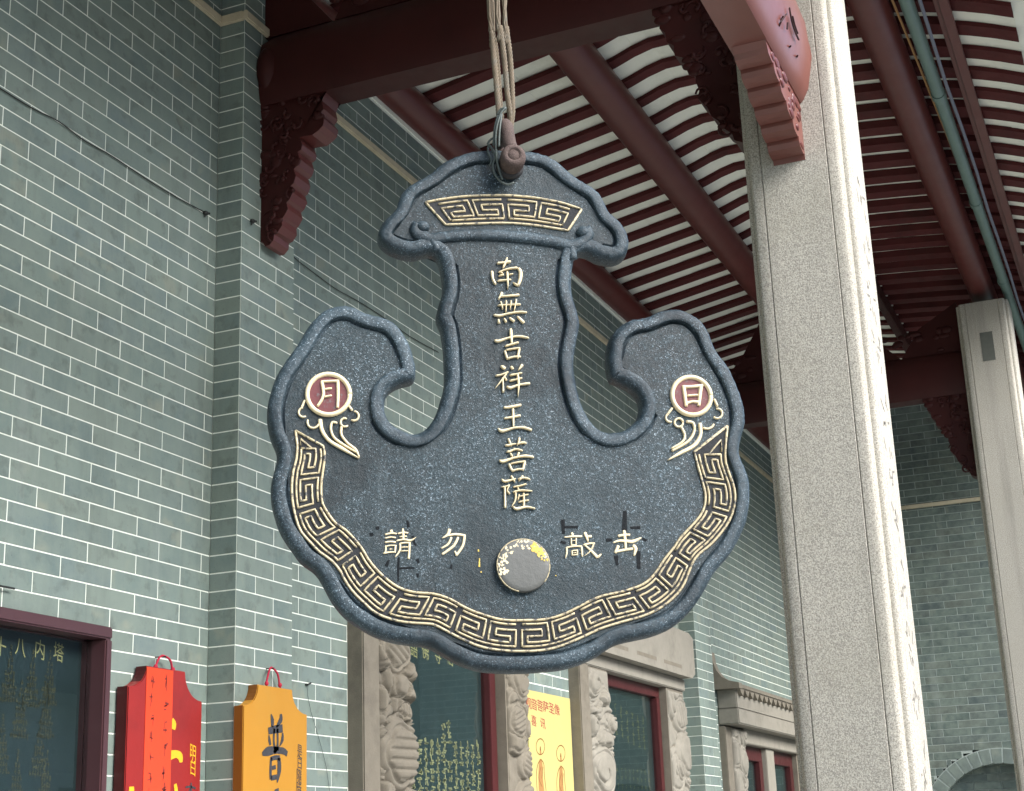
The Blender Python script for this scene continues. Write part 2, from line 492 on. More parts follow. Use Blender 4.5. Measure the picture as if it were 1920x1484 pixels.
def brick_wall(name, label, cat, origin, ang, s0, s1, z0, z1, joints, mat, mortar, thick, holes=(), maxp=300, dz=JZ, group=None, see=True, cutends=0.0):
    """wall face: origin + s*(cos,sin); bricks' front is at the face plane, local +y goes into the wall.
    joints(n) -> (phase, pitch)"""
    o = np.array([origin[0], origin[1], 0.0])
    t = np.array([math.cos(ang), math.sin(ang), 0.0])
    nin = np.array([-math.sin(ang), math.cos(ang), 0.0])
    base = o + t * (s0 + s1) / 2
    root = thing(name, label, cat, (base[0], base[1], GROUND), group)
    # mortar bed behind the brick faces (openings left out)
    m = MB()
    cuts = sorted(set([z0, z1] + [min(max(q, z0), z1) for hh in holes for q in hh[2:4]]))
    for za, zb in zip(cuts[:-1], cuts[1:]):
        if zb - za < 1e-4: continue
        zc = (za + zb) / 2
        seg = [(s0, s1)]
        for (ha, hb, hc, hd) in holes:
            if hc < zc < hd:
                ns = []
                for a, b in seg:
                    if hb <= a or ha >= b: ns.append((a, b)); continue
                    if ha > a: ns.append((a, ha))
                    if hb < b: ns.append((hb, b))
                seg = ns
        for a, b in seg:
            p = [o + t * a + nin * PROUD, o + t * b + nin * PROUD, o + t * b + nin * thick, o + t * a + nin * thick]
            m.add([(*q[:2], za) for q in p] + [(*q[:2], zb) for q in p], [(0, 1, 5, 4), (1, 2, 6, 5), (2, 3, 7, 6), (3, 0, 4, 7), (0, 3, 2, 1), (4, 5, 6, 7)])
    m.build('mortar_bed', mortar, root)
    rows = []
    n0, n1 = int(math.floor(z0 / H - dz)), int(math.ceil(z1 / H))
    for n in range(n0, n1 + 1):
        za, zb = (n - 1 + dz) * H + JT / 2, (n + dz) * H - JT / 2
        if zb > z1 + 0.001: zb = z1
        if za < z0: za = z0
        if zb - za < 0.015: continue
        ph, pitch = joints(n)
        k = math.floor((s0 - ph) / pitch)
        e = [s0]
        while True:
            q = ph + k * pitch
            k += 1
            if q <= s0 + 0.02: continue
            if q >= s1 - 0.02: break
            e.append(q)
        e.append(s1)
        for a, b in zip(e[:-1], e[1:]):
            a += JT / 2 if a > s0 else cutends; b -= JT / 2 if b < s1 else cutends
            seg = [(a, b)]
            zc = (za + zb) / 2
            for (ha, hb, hc, hd) in holes:
                if hc < zc < hd:
                    ns = []
                    for a2, b2 in seg:
                        if hb <= a2 or ha >= b2: ns.append((a2, b2)); continue
                        if ha > a2: ns.append((a2, ha))
                        if hb < b2: ns.append((hb, b2))
                    seg = ns
            rows += [(a2, b2, za, zb) for a2, b2 in seg if b2 - a2 > 0.012]
    cand = []
    for i, (a, b, za, zb) in enumerate(rows):
        c = o + t * (a + b) / 2; c[2] = (za + zb) / 2
        u, v, d = project(c)
        vis = see and d > 0.3 and -45 < u < 1965 and -30 < v < 1514
        if vis:
            u2, v2, _ = project(c + t * (b - a) / 2)
            cand.append((abs(u2 - u) * 2 * (zb - za) / d, i))
    cand.sort(reverse=True)
    single = set(i for _, i in cand[:maxp])
    rest = MB()
    L0 = parent_loc(root)
    rot = Matrix.Rotation(ang, 4, 'Z')
    for i, (a, b, za, zb) in enumerate(rows):
        c = o + t * (a + b) / 2; c[2] = (za + zb) / 2
        c = c - nin * random.uniform(-0.0003, 0.0006)
        if i in single:
            ob = bpy.data.objects.new('brick', brick_mesh(b - a, zb - za, mat))
            COL.objects.link(ob)
            ob.parent = root
            ob.location = c - L0
            ob.rotation_euler = (random.uniform(-.0015, .0015), random.uniform(-.0015, .0015), ang + random.uniform(-.0012, .0012))
        else:
            A, C, e, d = (b - a) / 2, (zb - za) / 2, 0.0012, 0.0105
            p = []
            for (x, y, z) in [(-A + e, 0, -C + e), (A - e, 0, -C + e), (A - e, 0, C - e), (-A + e, 0, C - e), (-A, d, -C), (A, d, -C), (A, d, C), (-A, d, C)]:
                q = c + t * x + nin * y; q[2] += z
                p.append(q)
            rest.add(p, [(0, 1, 2, 3), (0, 4, 5, 1), (1, 5, 6, 2), (2, 6, 7, 3), (3, 7, 4, 0)], random.random())
    if rest.f:
        rest.build('brick_courses', mat, root, kind='stuff')
    return root


WTOP = 3.612
PX0, PX1, PY = 4.735, 5.128, 3.082          # first pilaster
QX0, QX1 = 10.689, 11.10                    # second pilaster
win0 = (2.62, 4.146, -1.2, 0.772)
winA = (5.80, 7.72, -1.50, 1.10)
winB = (8.42, 10.55, -1.50, 1.46)
doorC = (11.60, 14.15, -1.55, 0.90)

brick_wall('brick_wall', 'grey-green brick wall bay with the dark glass display case, left of the first pilaster', 'wall', (0, W), 0, -8.0, PX0, GROUND, WTOP,
           lambda n: (3.642, 0.26) if n % 2 == 0 else (3.773, 0.26), BR, MORTAR, 0.30, [win0], group='brick wall bays of the hall front')
# pilaster: front and the two returns are laid as three brick faces round one core
def pilaster(x0, x1, label, maxp):
    root = brick_wall('brick_pilaster', label, 'pilaster', (0, PY), 0, x0, x1, GROUND, 4.05,
                      lambda n: (x0 + 0.130, 0.26) if n % 2 else (x0 + 0.256, 0.26), BR, MORTAR, 0.117, maxp=maxp, group='brick pilasters of the hall front', cutends=0.0006)
    # return faces: one brick end per course, kept as bricks of the same pilaster
    L0 = parent_loc(root)
    ret = MB()
    for n in range(int(GROUND / H), int(4.05 / H) + 1):
        za, zb = (n - 1 + JZ) * H + JT / 2, (n + JZ) * H - JT / 2
        if za < GROUND or zb > 4.05: continue
        for x, sg in ((x0 - 0.0012, -1), (x1 + 0.0012, 1)):
            c = np.array([x, (PY + W) / 2 + 0.0005, (za + zb) / 2])
            u, v, d = project(c)
            if sg < 0 and -20 < v < 1500 and x0 < 6:
                ob = bpy.data.objects.new('brick', brick_mesh(W - PY - 0.0045, zb - za, BR))
                COL.objects.link(ob)
                ob.parent = root; ob.location = c - L0
                ob.rotation_euler = (0, 0, -math.pi / 2)
            else:
                y0, y1 = PY + 0.002, W - 0.003
                p = [(x, y0, za), (x, y1, za), (x, y1, zb), (x, y0, zb)]
                q = [(x - sg * 0.006, a[1], a[2]) for a in p]
                ret.add(p + q, [(0, 1, 2, 3), (0, 4, 5, 1), (1, 5, 6, 2), (2, 6, 7, 3), (3, 7, 4, 0)], random.random())
    ret.build('brick_ends', BR, root, kind='stuff')
    return root


pil1 = pilaster(PX0, PX1, 'shallow grey brick pilaster carrying the ochre board and the dark red beam', 200)
brick_wall('brick_wall', 'grey-green brick wall bay with stone-framed windows, behind the hanging iron plate', 'wall', (0, W), 0, PX1, QX0, GROUND, WTOP,
           lambda n: (5.511, 0.264) if n % 2 == 0 else (5.374, 0.264), BR, MORTAR, 0.30, [winA, winB], group='brick wall bays of the hall front')
pil2 = pilaster(QX0, QX1, 'far brick pilaster between the second stone window and the stone doorway', 120)
brick_wall('brick_wall', 'farthest grey-green brick wall bay above the stone doorway, beside the granite column', 'wall', (0, W), 0, QX1, 14.5, GROUND, WTOP,
           lambda n: (11.37, 0.264) if n % 2 == 0 else (11.24, 0.264), BR, MORTAR, 0.30, [doorC], maxp=200, group='brick wall bays of the hall front')
# far cross wall (faces the viewer) with a blocked arch
AY, AZ, AR, AI = 1.50, 0.045, 0.722, 0.592
FX = 14.5
arch_hole = []
kk = 24
for i in range(kk):
    z0 = AZ + AR * i / kk; z1 = AZ + AR * (i + 1) / kk
    hw = math.sqrt(max(AR * AR - (z0 - AZ) ** 2, 0.0))
    arch_hole.append((-(AY + hw), -(AY - hw), z0, z1))
arch_hole.append((-(AY + AR), -(AY - AR), GROUND, AZ))
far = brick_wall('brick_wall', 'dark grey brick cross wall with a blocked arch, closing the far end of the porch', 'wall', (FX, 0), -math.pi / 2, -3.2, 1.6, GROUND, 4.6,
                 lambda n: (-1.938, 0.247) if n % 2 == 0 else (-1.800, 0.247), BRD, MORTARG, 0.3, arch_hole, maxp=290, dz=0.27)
LF = parent_loc(far)
rec = MB(); rec.box((FX + 0.14, AY - AR - 0.05, GROUND), (FX + 0.17, AY + AR + 0.05, AZ + AR + 0.05)); rec.build('arch_infill', MORTARG, far)
rb = MB()
for n in range(-24, 12):
    za, zb = (n - 1 + .27) * H + .003, (n + .27) * H - .003
    yy = AY - AR + (0.0 if n % 2 else 0.12)
    while yy < AY + AR:
        rb.box((FX + 0.132, yy, za), (FX + 0.142, yy + 0.235, zb)); rb.t += [random.random()] * 6
        yy += 0.242
rb.build('infill_bricks', BRD, far, kind='stuff')
for i in range(21):
    a0 = math.pi * i / 21 + 0.012; a1 = math.pi * (i + 1) / 21 - 0.012
    pl = []
    for r_, aa in ((AI, a0), (AR - 0.004, a0), (AR - 0.004, a1), (AI, a1)):
        pl.append((AY + r_ * math.cos(aa), AZ + r_ * math.sin(aa)))
    q = MB(); q.prism(pl, (FX - 0.006, 0, 0), (0, 1, 0), (0, 0, 1), (0.15, 0, 0)); q.build('arch_brick', BRA, far)
q = MB()
pl = [(AY + (AI + 0.006) * math.cos(math.pi * i / 30), AZ + (AI + 0.006) * math.sin(math.pi * i / 30)) for i in range(31)]
pl += [(AY + (AR + 0.004) * math.cos(math.pi * i / 30), AZ + (AR + 0.004) * math.sin(math.pi * i / 30)) for i in range(30, -1, -1)]
q.prism(pl, (FX - 0.003, 0, 0), (0, 1, 0), (0, 0, 1), (0.14, 0, 0)); q.build('arch_mortar', MORTARG, far)
b = MB(); b.box((FX - 0.025, -1.6, 2.995), (FX - 0.003, 3.2, 3.03), 0.004); b.build('lime_band', CREAM, far)

# cream band that runs along the facade and breaks round the pilasters
BZ0, BZ1 = 3.312, 3.352
band = thing('lime_band', 'thin cream moulding running along the upper brick wall and round the pilasters', 'moulding', (5.0, W - 0.01, BZ0))
for (a, c) in ((-8.0, PX0 - 0.022), (PX1 + 0.022, QX0 - 0.022), (QX1 + 0.022, FX - 0.03)):
    q = MB(); q.box((a, W - 0.022, BZ0), (c, W - 0.0005, BZ1), 0.005); q.build('band_length', CREAM, band)
for x0, x1 in ((PX0, PX1), (QX0, QX1)):
    q = MB(); q.box((x0 - 0.022, PY - 0.022, BZ0), (x1 + 0.022, PY - 0.0015, BZ1), 0.005)
    q.box((x0 - 0.0225, PY - 0.001, BZ0), (x0 - 0.002, W - 0.001, BZ1), 0.004)
    q.box((x1 + 0.002, PY - 0.001, BZ0), (x1 + 0.0225, W - 0.001, BZ1), 0.004)
    q.build('pilaster_band', CREAM, band)
# whitewashed strip where the wall meets the wall plate
q = MB(); q.box((PX1 + 0.005, W - 0.006, WTOP - 0.001), (FX - 0.03, W + 0.2, WTOP + 0.03)); tag(q.build('wall_top_strip', WHITE), 'narrow whitewashed strip along the wall top under the lowest purlin', 'moulding')

# ------------------------------------------------------------------ granite columns
def column(x0, yc, ztop, label):
    root = thing('stone_column', label, 'column', (x0 + 0.19, yc, GROUND), group='granite columns of the porch')
    hx, hy = 0.19, 0.178
    prof = []   # quarter: start on -X face, going to -Y; (dx from centre, dy from centre)
    # local: front face x=-hx ; panel half width .1115
    def arc(cx, cy, r, a0, a1, n=5):
        return [(cx + r * math.cos(a0 + (a1 - a0) * i / n), cy + r * math.sin(a0 + (a1 - a0) * i / n)) for i in range(n + 1)]
    q = [(-hx, 0), (-hx, -0.1085), (-hx + 0.006, -0.1115), (-hx + 0.001, -0.1145)]
    q += arc(-hx + 0.022, -0.135, 0.022, math.pi, 1.5 * math.pi, 5)[1:]
    q += [(-hx + 0.040, -0.157), (-hx + 0.040, -0.160)]
    q += arc(-hx + 0.054, -hy + 0.014, 0.014, math.pi, 1.5 * math.pi, 4)
    q += [(-hx + 0.085, -hy), (-hx + 0.090, -hy + 0.005), (-hx + 0.095, -hy), (0, -hy)]
    half = q
    m1 = [(-x, y) for x, y in reversed(half[:-1])]
    right = half + m1                       # -X front centre round by -Y to +X centre
    left = [(x, -y) for x, y in reversed(right[1:-1])]
    poly = right + left
    m = MB()
    zs = [GROUND + 0.35, 0.5, 2.0, ztop]
    n = len(poly)
    vs = [(x0 + hx + p[0], yc + p[1], z) for z in zs for p in poly]
    fs = [(i * n + k, i * n + (k + 1) % n, (i + 1) * n + (k + 1) % n, (i + 1) * n + k) for i in range(len(zs) - 1) for k in range(n)]
    fs += [tuple(range(n))[::-1], tuple((len(zs) - 1) * n + k for k in range(n))]
    m.add(vs, fs)
    m.build('shaft', GRAN, root, smooth=True)
    m = MB(); m.box((x0 - 0.08, yc - 0.27, GROUND), (x0 + 0.46, yc + 0.27, GROUND + 0.2), 0.02); m.box((x0 - 0.04, yc - 0.23, GROUND + 0.2), (x0 + 0.42, yc + 0.23, GROUND + 0.35), 0.03)
    m.build('plinth', GRAN, root)
    return root


CX, CY = 4.74, 0.908
C2X, C2Y = 10.70, 0.835
col1 = column(CX, CY, 3.70, 'speckled granite column in front, carrying the red stepped bracket on its face')
col2 = column(C2X, C2Y, 3.63, 'farther granite column at the right edge with a square socket near its top')
# flat dark strokes painting the shade of incised characters on the bright side face (weathered, mostly unreadable)
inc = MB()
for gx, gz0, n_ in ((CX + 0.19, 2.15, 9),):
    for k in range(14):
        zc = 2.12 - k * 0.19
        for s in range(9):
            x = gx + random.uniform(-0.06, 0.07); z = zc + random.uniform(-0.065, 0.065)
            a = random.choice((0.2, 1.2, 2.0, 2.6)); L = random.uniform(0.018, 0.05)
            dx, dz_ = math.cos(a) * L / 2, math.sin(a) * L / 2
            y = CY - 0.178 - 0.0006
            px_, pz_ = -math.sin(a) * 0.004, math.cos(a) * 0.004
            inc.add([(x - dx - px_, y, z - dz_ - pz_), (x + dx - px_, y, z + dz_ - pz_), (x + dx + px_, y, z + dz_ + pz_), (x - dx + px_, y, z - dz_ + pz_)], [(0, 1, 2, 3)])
inc.build('incision_shade_strokes', m_plain('shadowed_incision', (0.16, 0.15, 0.13), 0.9, 0.2, 50, 0.0), col1, kind='stuff')
# square socket in the far column (a thin dark slab, its shade painted on)
so = MB(); so.box((C2X - 0.0015, C2Y - 0.05, 3.19), (C2X + 0.002, C2Y + 0.035, 3.40)); so.build('socket_shade_patch', m_plain('socket_shade_stone', (0.10, 0.105, 0.09), 0.9, 0.2, 30, 0.0), col2)

# ------------------------------------------------------------------ roof: purlins, rafters, whitewashed tiles, eave
roof = thing('tiled_roof', 'porch roof of dark red rafters and purlins with whitewashed tile undersides', 'roof', (6.6, 1.7, 3.6))
X0R, X1R = -8.0, 14.45
for nm, y, z, r_ in (('purlin', 3.157, 3.715, 0.088), ('purlin', 2.287, 3.85, 0.102), ('purlin', 0.838, 3.79, 0.090)):
    m = MB(); m.tube([(X0R, y, z), (2, y, z), (6, y, z), (10, y, z), (X1R, y, z)], r_, 28); m.build(nm, WOODP, roof, smooth=True)
LEFT = [(3.50, 3.74), (3.157, 3.80), (2.85, 3.856), (2.55, 3.908), (2.287, 3.954), (2.262, 3.958)]
RIGHT = [(2.258, 3.935), (2.2, 3.952), (2.1, 3.988), (2.0, 4.012), (1.9, 4.012), (1.8, 3.995), (1.7, 3.978), (1.58, 3.962)]
INNERE = [(1.577, 3.958), (1.35, 3.938), (1.1, 3.913), (0.838, 3.882), (0.66, 3.84), (0.51, 3.795)]
EAVE = [(0.72, 3.872), (0.55, 3.832), (0.44, 3.795), (0.33, 3.752), (0.22, 3.702)]
RW, RH = 0.086, 0.028


def rafter_mesh(path, wd, hh):
    m = MB()
    vs = []
    for (y, z) in path:
        vs += [(-wd / 2, y, z), (wd / 2, y, z), (wd / 2, y, z + hh), (-wd / 2, y, z + hh)]
    n = len(path)
    fs = [(0, 1, 2, 3), tuple((n - 1) * 4 + k for k in (3, 2, 1, 0))]
    for i in range(n - 1):
        for k in range(4):
            fs.append((i * 4 + k, (i + 1) * 4 + k, (i + 1) * 4 + (k + 1) % 4, i * 4 + (k + 1) % 4))
    me = bpy.data.meshes.new('rafter')
    me.from_pydata([(x, y - 1.7, z - 3.6) for x, y, z in m.v + vs], [], fs)
    bm = bmesh.new(); bm.from_mesh(me); bmesh.ops.recalc_face_normals(bm, faces=bm.faces[:]); bm.to_mesh(me); bm.free()
    me.materials.append(WOODR)
    return me


def lerp_path(path, y):
    for (a, za), (b_, zb) in zip(path[:-1], path[1:]):
        if (a - y) * (b_ - y) <= 0:
            return za + (zb - za) * (y - a) / (b_ - a)
    return path[-1][1]


def tile_quad(mb, xa, xb, ya, yb, path, lift, skew):
    za, zb = lerp_path(path, ya) + lift, lerp_path(path, yb) + lift
    mb.add([(xa, ya, za + skew), (xb, ya, za + skew), (xb, yb, zb - skew * 0.3), (xa, yb, zb - skew * 0.3),
            (xa, ya, za + 0.012), (xb, ya, za + 0.012), (xb, yb, zb + 0.012), (xa, yb, zb + 0.012)],
           [(0, 1, 2, 3), (4, 7, 6, 5), (0, 4, 5, 1), (1, 5, 6, 2), (2, 6, 7, 3), (3, 7, 4, 0)])


rest = MB()
for path, xg, pitch, wd, hh, ybreaks, lo in (
        (LEFT, 7.39, 0.242, RW, RH, [3.45, 3.16, 2.93, 2.70, 2.47, 2.262], 0),
        (RIGHT, 7.475, 0.239, 0.074, 0.024, [2.30, 2.10, 1.88, 1.66, 1.56], 0.0),
        (INNERE, 7.40, 0.239, 0.108, 0.046, [1.56, 1.35, 1.14, 0.93, 0.72, 0.53], 0.0),
        (EAVE, 6.83 + 0.125, 0.250, 0.110, 0.024, [0.70, 0.50, 0.36, 0.23], 0.0)):
    me = rafter_mesh(path, wd, hh)
    k0 = int(math.ceil((X0R - xg) / pitch)); k1 = int((X1R - 0.1 - xg) / pitch)
    for k in range(k0, k1):
        xr = xg + (k + 0.5) * pitch
        o = bpy.data.objects.new('rafter', me)
        COL.objects.link(o); o.parent = roof
        o.location = (xr + random.uniform(-.004, .004) - 6.6, 0, random.uniform(-.002, .002))
        # white tiles of the gap on the near side
        xa, xb = xr - pitch + wd / 2 - 0.012, xr - wd / 2 + 0.012
        for i, (ya, yb) in enumerate(zip(ybreaks[:-1], ybreaks[1:])):
            lift = hh - 0.001 + random.uniform(0, 0.003)
            jit = random.uniform(-0.01, 0.01)
            # split at path bends so the strip follows the curve
            ys = [ya + jit * 0] + [p[0] for p in path if yb < p[0] < ya] + [yb - 0.012]
            single = path is not EAVE and 5.0 < xr < 9.4 and -40 < project(((xa + xb) / 2, (ya + yb) / 2, 3.9))[0] < 1640
            mb = MB() if single else rest
            for a, c in zip(ys[:-1], ys[1:]):
                tile_quad(mb, xa, xb, a, c, path, lift + (0.0022 if i % 2 else 0), 0.0)
            if single: mb.build('roof_tile', WHITE, roof)
rest.build('roof_tiles', WHITE, roof, kind='stuff')
# eave batten, drip edge and tile bed above
m = MB(); m.box((X0R, 0.49, 3.772), (X1R, 0.535, 3.800), 0.004); m.box((X0R, 0.535, 3.790), (X1R, 0.56, 3.826), 0.004); m.build('eave_batten', WOODP, roof)
m = MB(); m.box((X0R, 0.10, 3.735), (X1R, 0.235, 3.755), 0.004); m.build('eave_soffit', WHITE, roof)
top = MB()
pt = [(3.5, 3.80), (2.9, 3.90), (2.3, 4.02), (2.0, 4.075), (1.7, 4.055), (1.1, 3.98), (0.72, 3.94), (0.4, 3.86), (0.10, 3.758)]
vs = []
for y, z in pt: vs += [(X0R, y, z), (X1R, y, z), (X1R, y, z + 0.13), (X0R, y, z + 0.13)]
fs = [(0, 1, 2, 3), tuple((len(pt) - 1) * 4 + k for k in range(4))]
for i in range(len(pt) - 1):
    for k in range(4): fs.append((i * 4 + k, (i + 1) * 4 + k, (i + 1) * 4 + (k + 1) % 4, i * 4 + (k + 1) % 4))
top.add(vs, fs).build('tile_bed', TILETOP, roof)
m = MB()
for k in range(int((X1R - X0R) / 0.25)):
    x = 6.955 + 0.25 * (k - 60)
    if X0R < x < X1R: m.tube([(x, 0.085, 3.80), (x, 1.2, 4.13)], 0.055, 10)
m.build('ridge_tiles', TILETOP, roof, kind='stuff')
m = MB(); m.box((X0R, 1.545, 3.84), (X1R, 1.60, 3.955), 0.006); m.build('added_dark_board', WOOD, roof)  # added dark board, hides tile ends and darkens the ceiling here
# unseen end wall, added to shut out light from behind; then the upper wall
m = MB(); m.box((X0R - 0.3, 0.3, GROUND), (X0R - 0.05, 3.5, 4.6)); tag(m.build('light_block_wall', BRD), kind='structure')
m = MB(); m.box((X0R, 3.5, GROUND), (X1R + 0.3, 3.6, 5.2)); tag(m.build('upper_wall', PLASTER), kind='structure')

# green-grey drain pipe and thin cables under the eave
pp = thing('drain_pipe', 'long grey-green pipe slung under the eave rafters beside the round eave purlin', 'pipe', (6, 0.66, 3.72))
m = MB(); m.tube([(X0R, 0.662, 3.72), (4, 0.662, 3.72), (7.2, 0.660, 3.72), (X1R, 0.655, 3.715)], 0.033, 18); m.build('pipe_run', PIPEM, pp, smooth=True)
for x in (6.0, 7.55, 9.1, 10.6):
    m = MB(); m.tube([(x - 0.03, 0.661, 3.72), (x + 0.03, 0.661, 3.72)], 0.038, 18); m.box((x - 0.008, 0.655, 3.752), (x + 0.008, 0.668, 3.80)); m.build('pipe_collar', PIPEM, pp, smooth=True)
m = MB(); m.tube([(X0R, 0.70, 3.74)] + [(4.5 + 0.5 * i, 0.735 - 0.02 * (0.5 * i - 1.5), 3.745 - 0.006 * math.sin(i)) for i in range(8)] + [(X1R, 0.64, 3.75)], 0.006, 6)
tag(m.build('orange_cable', m_plain('orange_cable', (0.30, 0.16, 0.06), 0.6, 0.2, 30, 0.0)), 'thin orange-brown cable running along the near side of the drain pipe', 'cable')
m = MB(); m.tube([(X0R, 0.59, 3.70)] + [(5 + 0.6 * i, 0.60 + 0.004 * math.sin(i * 2), 3.695 + 0.008 * math.cos(i)) for i in range(14)] + [(X1R, 0.60, 3.70)], 0.009, 6)
tag(m.build('grey_cable', m_plain('grey_cable', (0.14, 0.15, 0.19), 0.6, 0.2, 30, 0.0)), 'thin grey-blue cable hanging just outside the drain pipe', 'cable')

# ------------------------------------------------------------------ transverse beams with carved brackets
LB = [(612, 160), (606, 178), (602, 188), (605, 203), (599, 212), (606, 222), (604, 234), (596, 243), (584, 252), (570, 254), (560, 256), (565, 270), (563, 279), (556, 284), (560, 297), (556, 309), (549, 316), (553, 329), (549, 342),
      (543, 348), (547, 360), (541, 373), (535, 379), (538, 391), (531, 404), (526, 410), (527, 422), (519, 434), (512, 438), (511, 449), (503, 459), (495, 461), (490, 452)]
RB = [(1222, 28), (1238, 36), (1235, 52), (1246, 60), (1249, 78), (1262, 84), (1264, 103), (1283, 108), (1290, 100), (1287, 122), (1303, 135), (1303, 152), (1310, 168), (1307, 183), (1325, 200), (1333, 217), (1345, 225), (1357, 240), (1372, 250), (1376, 262), (1392, 266)]


def smooth2(pts, n=3):
    pts = [np.array(p, float) for p in pts]
    for _ in range(n):
        q = [pts[0]]
        for a, b_ in zip(pts[:-1], pts[1:]): q += [0.75 * a + 0.25 * b_, 0.25 * a + 0.75 * b_]
        pts = q + [pts[-1]]
    return pts


def cross_beam(xf, dz, colx, coly, labels, near):
    th = 0.135
    yL, yR = PY, coly + 0.180
    zb = 2.981 + dz
    root = thing('cross_beam', labels[0], 'beam', (xf, 2.1, zb), group='cross beams of the porch')
    # section (x,z): flat underside, bulging front, rounded top
    sec = [(0.0, 0.0), (-0.012, 0.03), (-0.022, 0.09), (-0.024, 0.16), (-0.018, 0.24), (0.0, 0.30), (0.03, 0.325), (0.105, 0.325), (0.135, 0.30), (0.153, 0.24), (0.159, 0.16), (0.157, 0.09), (0.147, 0.03), (0.135, 0.0)]
    ys = [(yL - 0.004, 0.0, 0.94), (yL - 0.05, 0.0, 0.99), (yL - 0.30, 0, 1.0), (2.1, 0, 1.0), (yR + 0.25, 0, 1.0), (yR + 0.002, 0, 1.0)]
    m = MB(); vs = []
    for y, o_, s in ys: vs += [(xf + p[0], y, zb + o_ + p[1] * s) for p in sec]
    n = len(sec)
    fs = [(i * n + k, i * n + (k + 1) % n, (i + 1) * n + (k + 1) % n, (i + 1) * n + k) for i in range(len(ys) - 1) for k in range(n)] + [tuple(range(n)), tuple((len(ys) - 1) * n + k for k in range(n))]
    m.add(vs, fs).build('beam_timber', WOOD, root, smooth=True)
    # rounded tenon knob against the pilaster
    m = MB(); m.lump((xf + 0.0, PY - 0.035, zb + 0.16), (0.05, 0.05, 0.10), 12, 8); m.build('beam_knob', WOOD, root, smooth='all')
    # left bracket: outline in the Y-Z plane
    for pts, side, nm in ((LB, 1, 'carved_bracket'), (RB, -1, 'carved_bracket')):
        poly = []
        for (u, v) in pts:
            P = onX(u, v, 4.862); y, z = P[1], P[2] + dz
            if side < 0: y += coly - CY
            poly.append((y, z))
        if side > 0:
            poly = [(poly[0][0], zb + 0.004)] + poly + [(yL - 0.002, poly[-1][1]), (yL - 0.002, zb + 0.004)]
        else:
            poly = [(poly[0][0], zb + 0.004)] + poly + [(yR + 0.001, poly[-1][1]), (yR + 0.001, zb + 0.004)]
        br = MB(); br.prism(poly, (xf + 0.012, 0, 0), (0, 1, 0), (0, 0, 1), (0.115, 0, 0))
        b_ = br.build(nm, WOODP if side > 0 else WOOD, root)  # left step edges take a brighter lacquer as if lit, front stays dark
        b_.data.materials.append(WOOD)
        for f in b_.data.polygons:
            if abs(f.normal.x) > 0.9: f.material_index = 1
        # relief on the front: scrolls and leaves
        cv = MB(); rr = random.Random(5 if side > 0 else 9)
        ymin = min(p[0] for p in poly); ymax = max(p[0] for p in poly); zmin = min(p[1] for p in poly)
        cnt = 0; guard = 0
        while cnt < 46 and guard < 4000:
            guard += 1
            y = rr.uniform(ymin, ymax); z = rr.uniform(zmin, zb)
            ins = False; j = len(poly) - 1
            for i in range(len(poly)):
                if (poly[i][1] > z) != (poly[j][1] > z) and y < (poly[j][0] - poly[i][0]) * (z - poly[i][1]) / (poly[j][1] - poly[i][1]) + poly[i][0]: ins = not ins
                j = i
            if not ins: continue
            cnt += 1
            r1 = rr.uniform(0.012, 0.03)
            if rr.random() < 0.55:
                cv.lump((xf + 0.013, y, z), (rr.uniform(0.006, 0.013), r1 * 1.2, r1 * rr.uniform(0.5, 1.4)), 10, 6)
            else:
                a0 = rr.uniform(0, 6.28); R = rr.uniform(0.018, 0.036)
                cv.tube([(xf + 0.011 - 0.0004 * i, y + R * (1 - i * 0.09) * math.cos(a0 + i * 0.6), z + R * (1 - i * 0.09) * math.sin(a0 + i * 0.6)) for i in range(8)], [0.004 + 0.001 * i for i in range(8)], 6)
        cv.build('scroll_carving', WOOD, b_, smooth='all', kind='stuff')
        b_.data.update()
    return root


cb1 = cross_beam(4.857, 0.0, CX, CY, ['dark red cross beam over the first pilaster, passing behind the hanging rope'], True)
cb2 = cross_beam(10.815, 0.035, C2X, C2Y, ['farther dark red cross beam between the wall and the far granite column'], False)
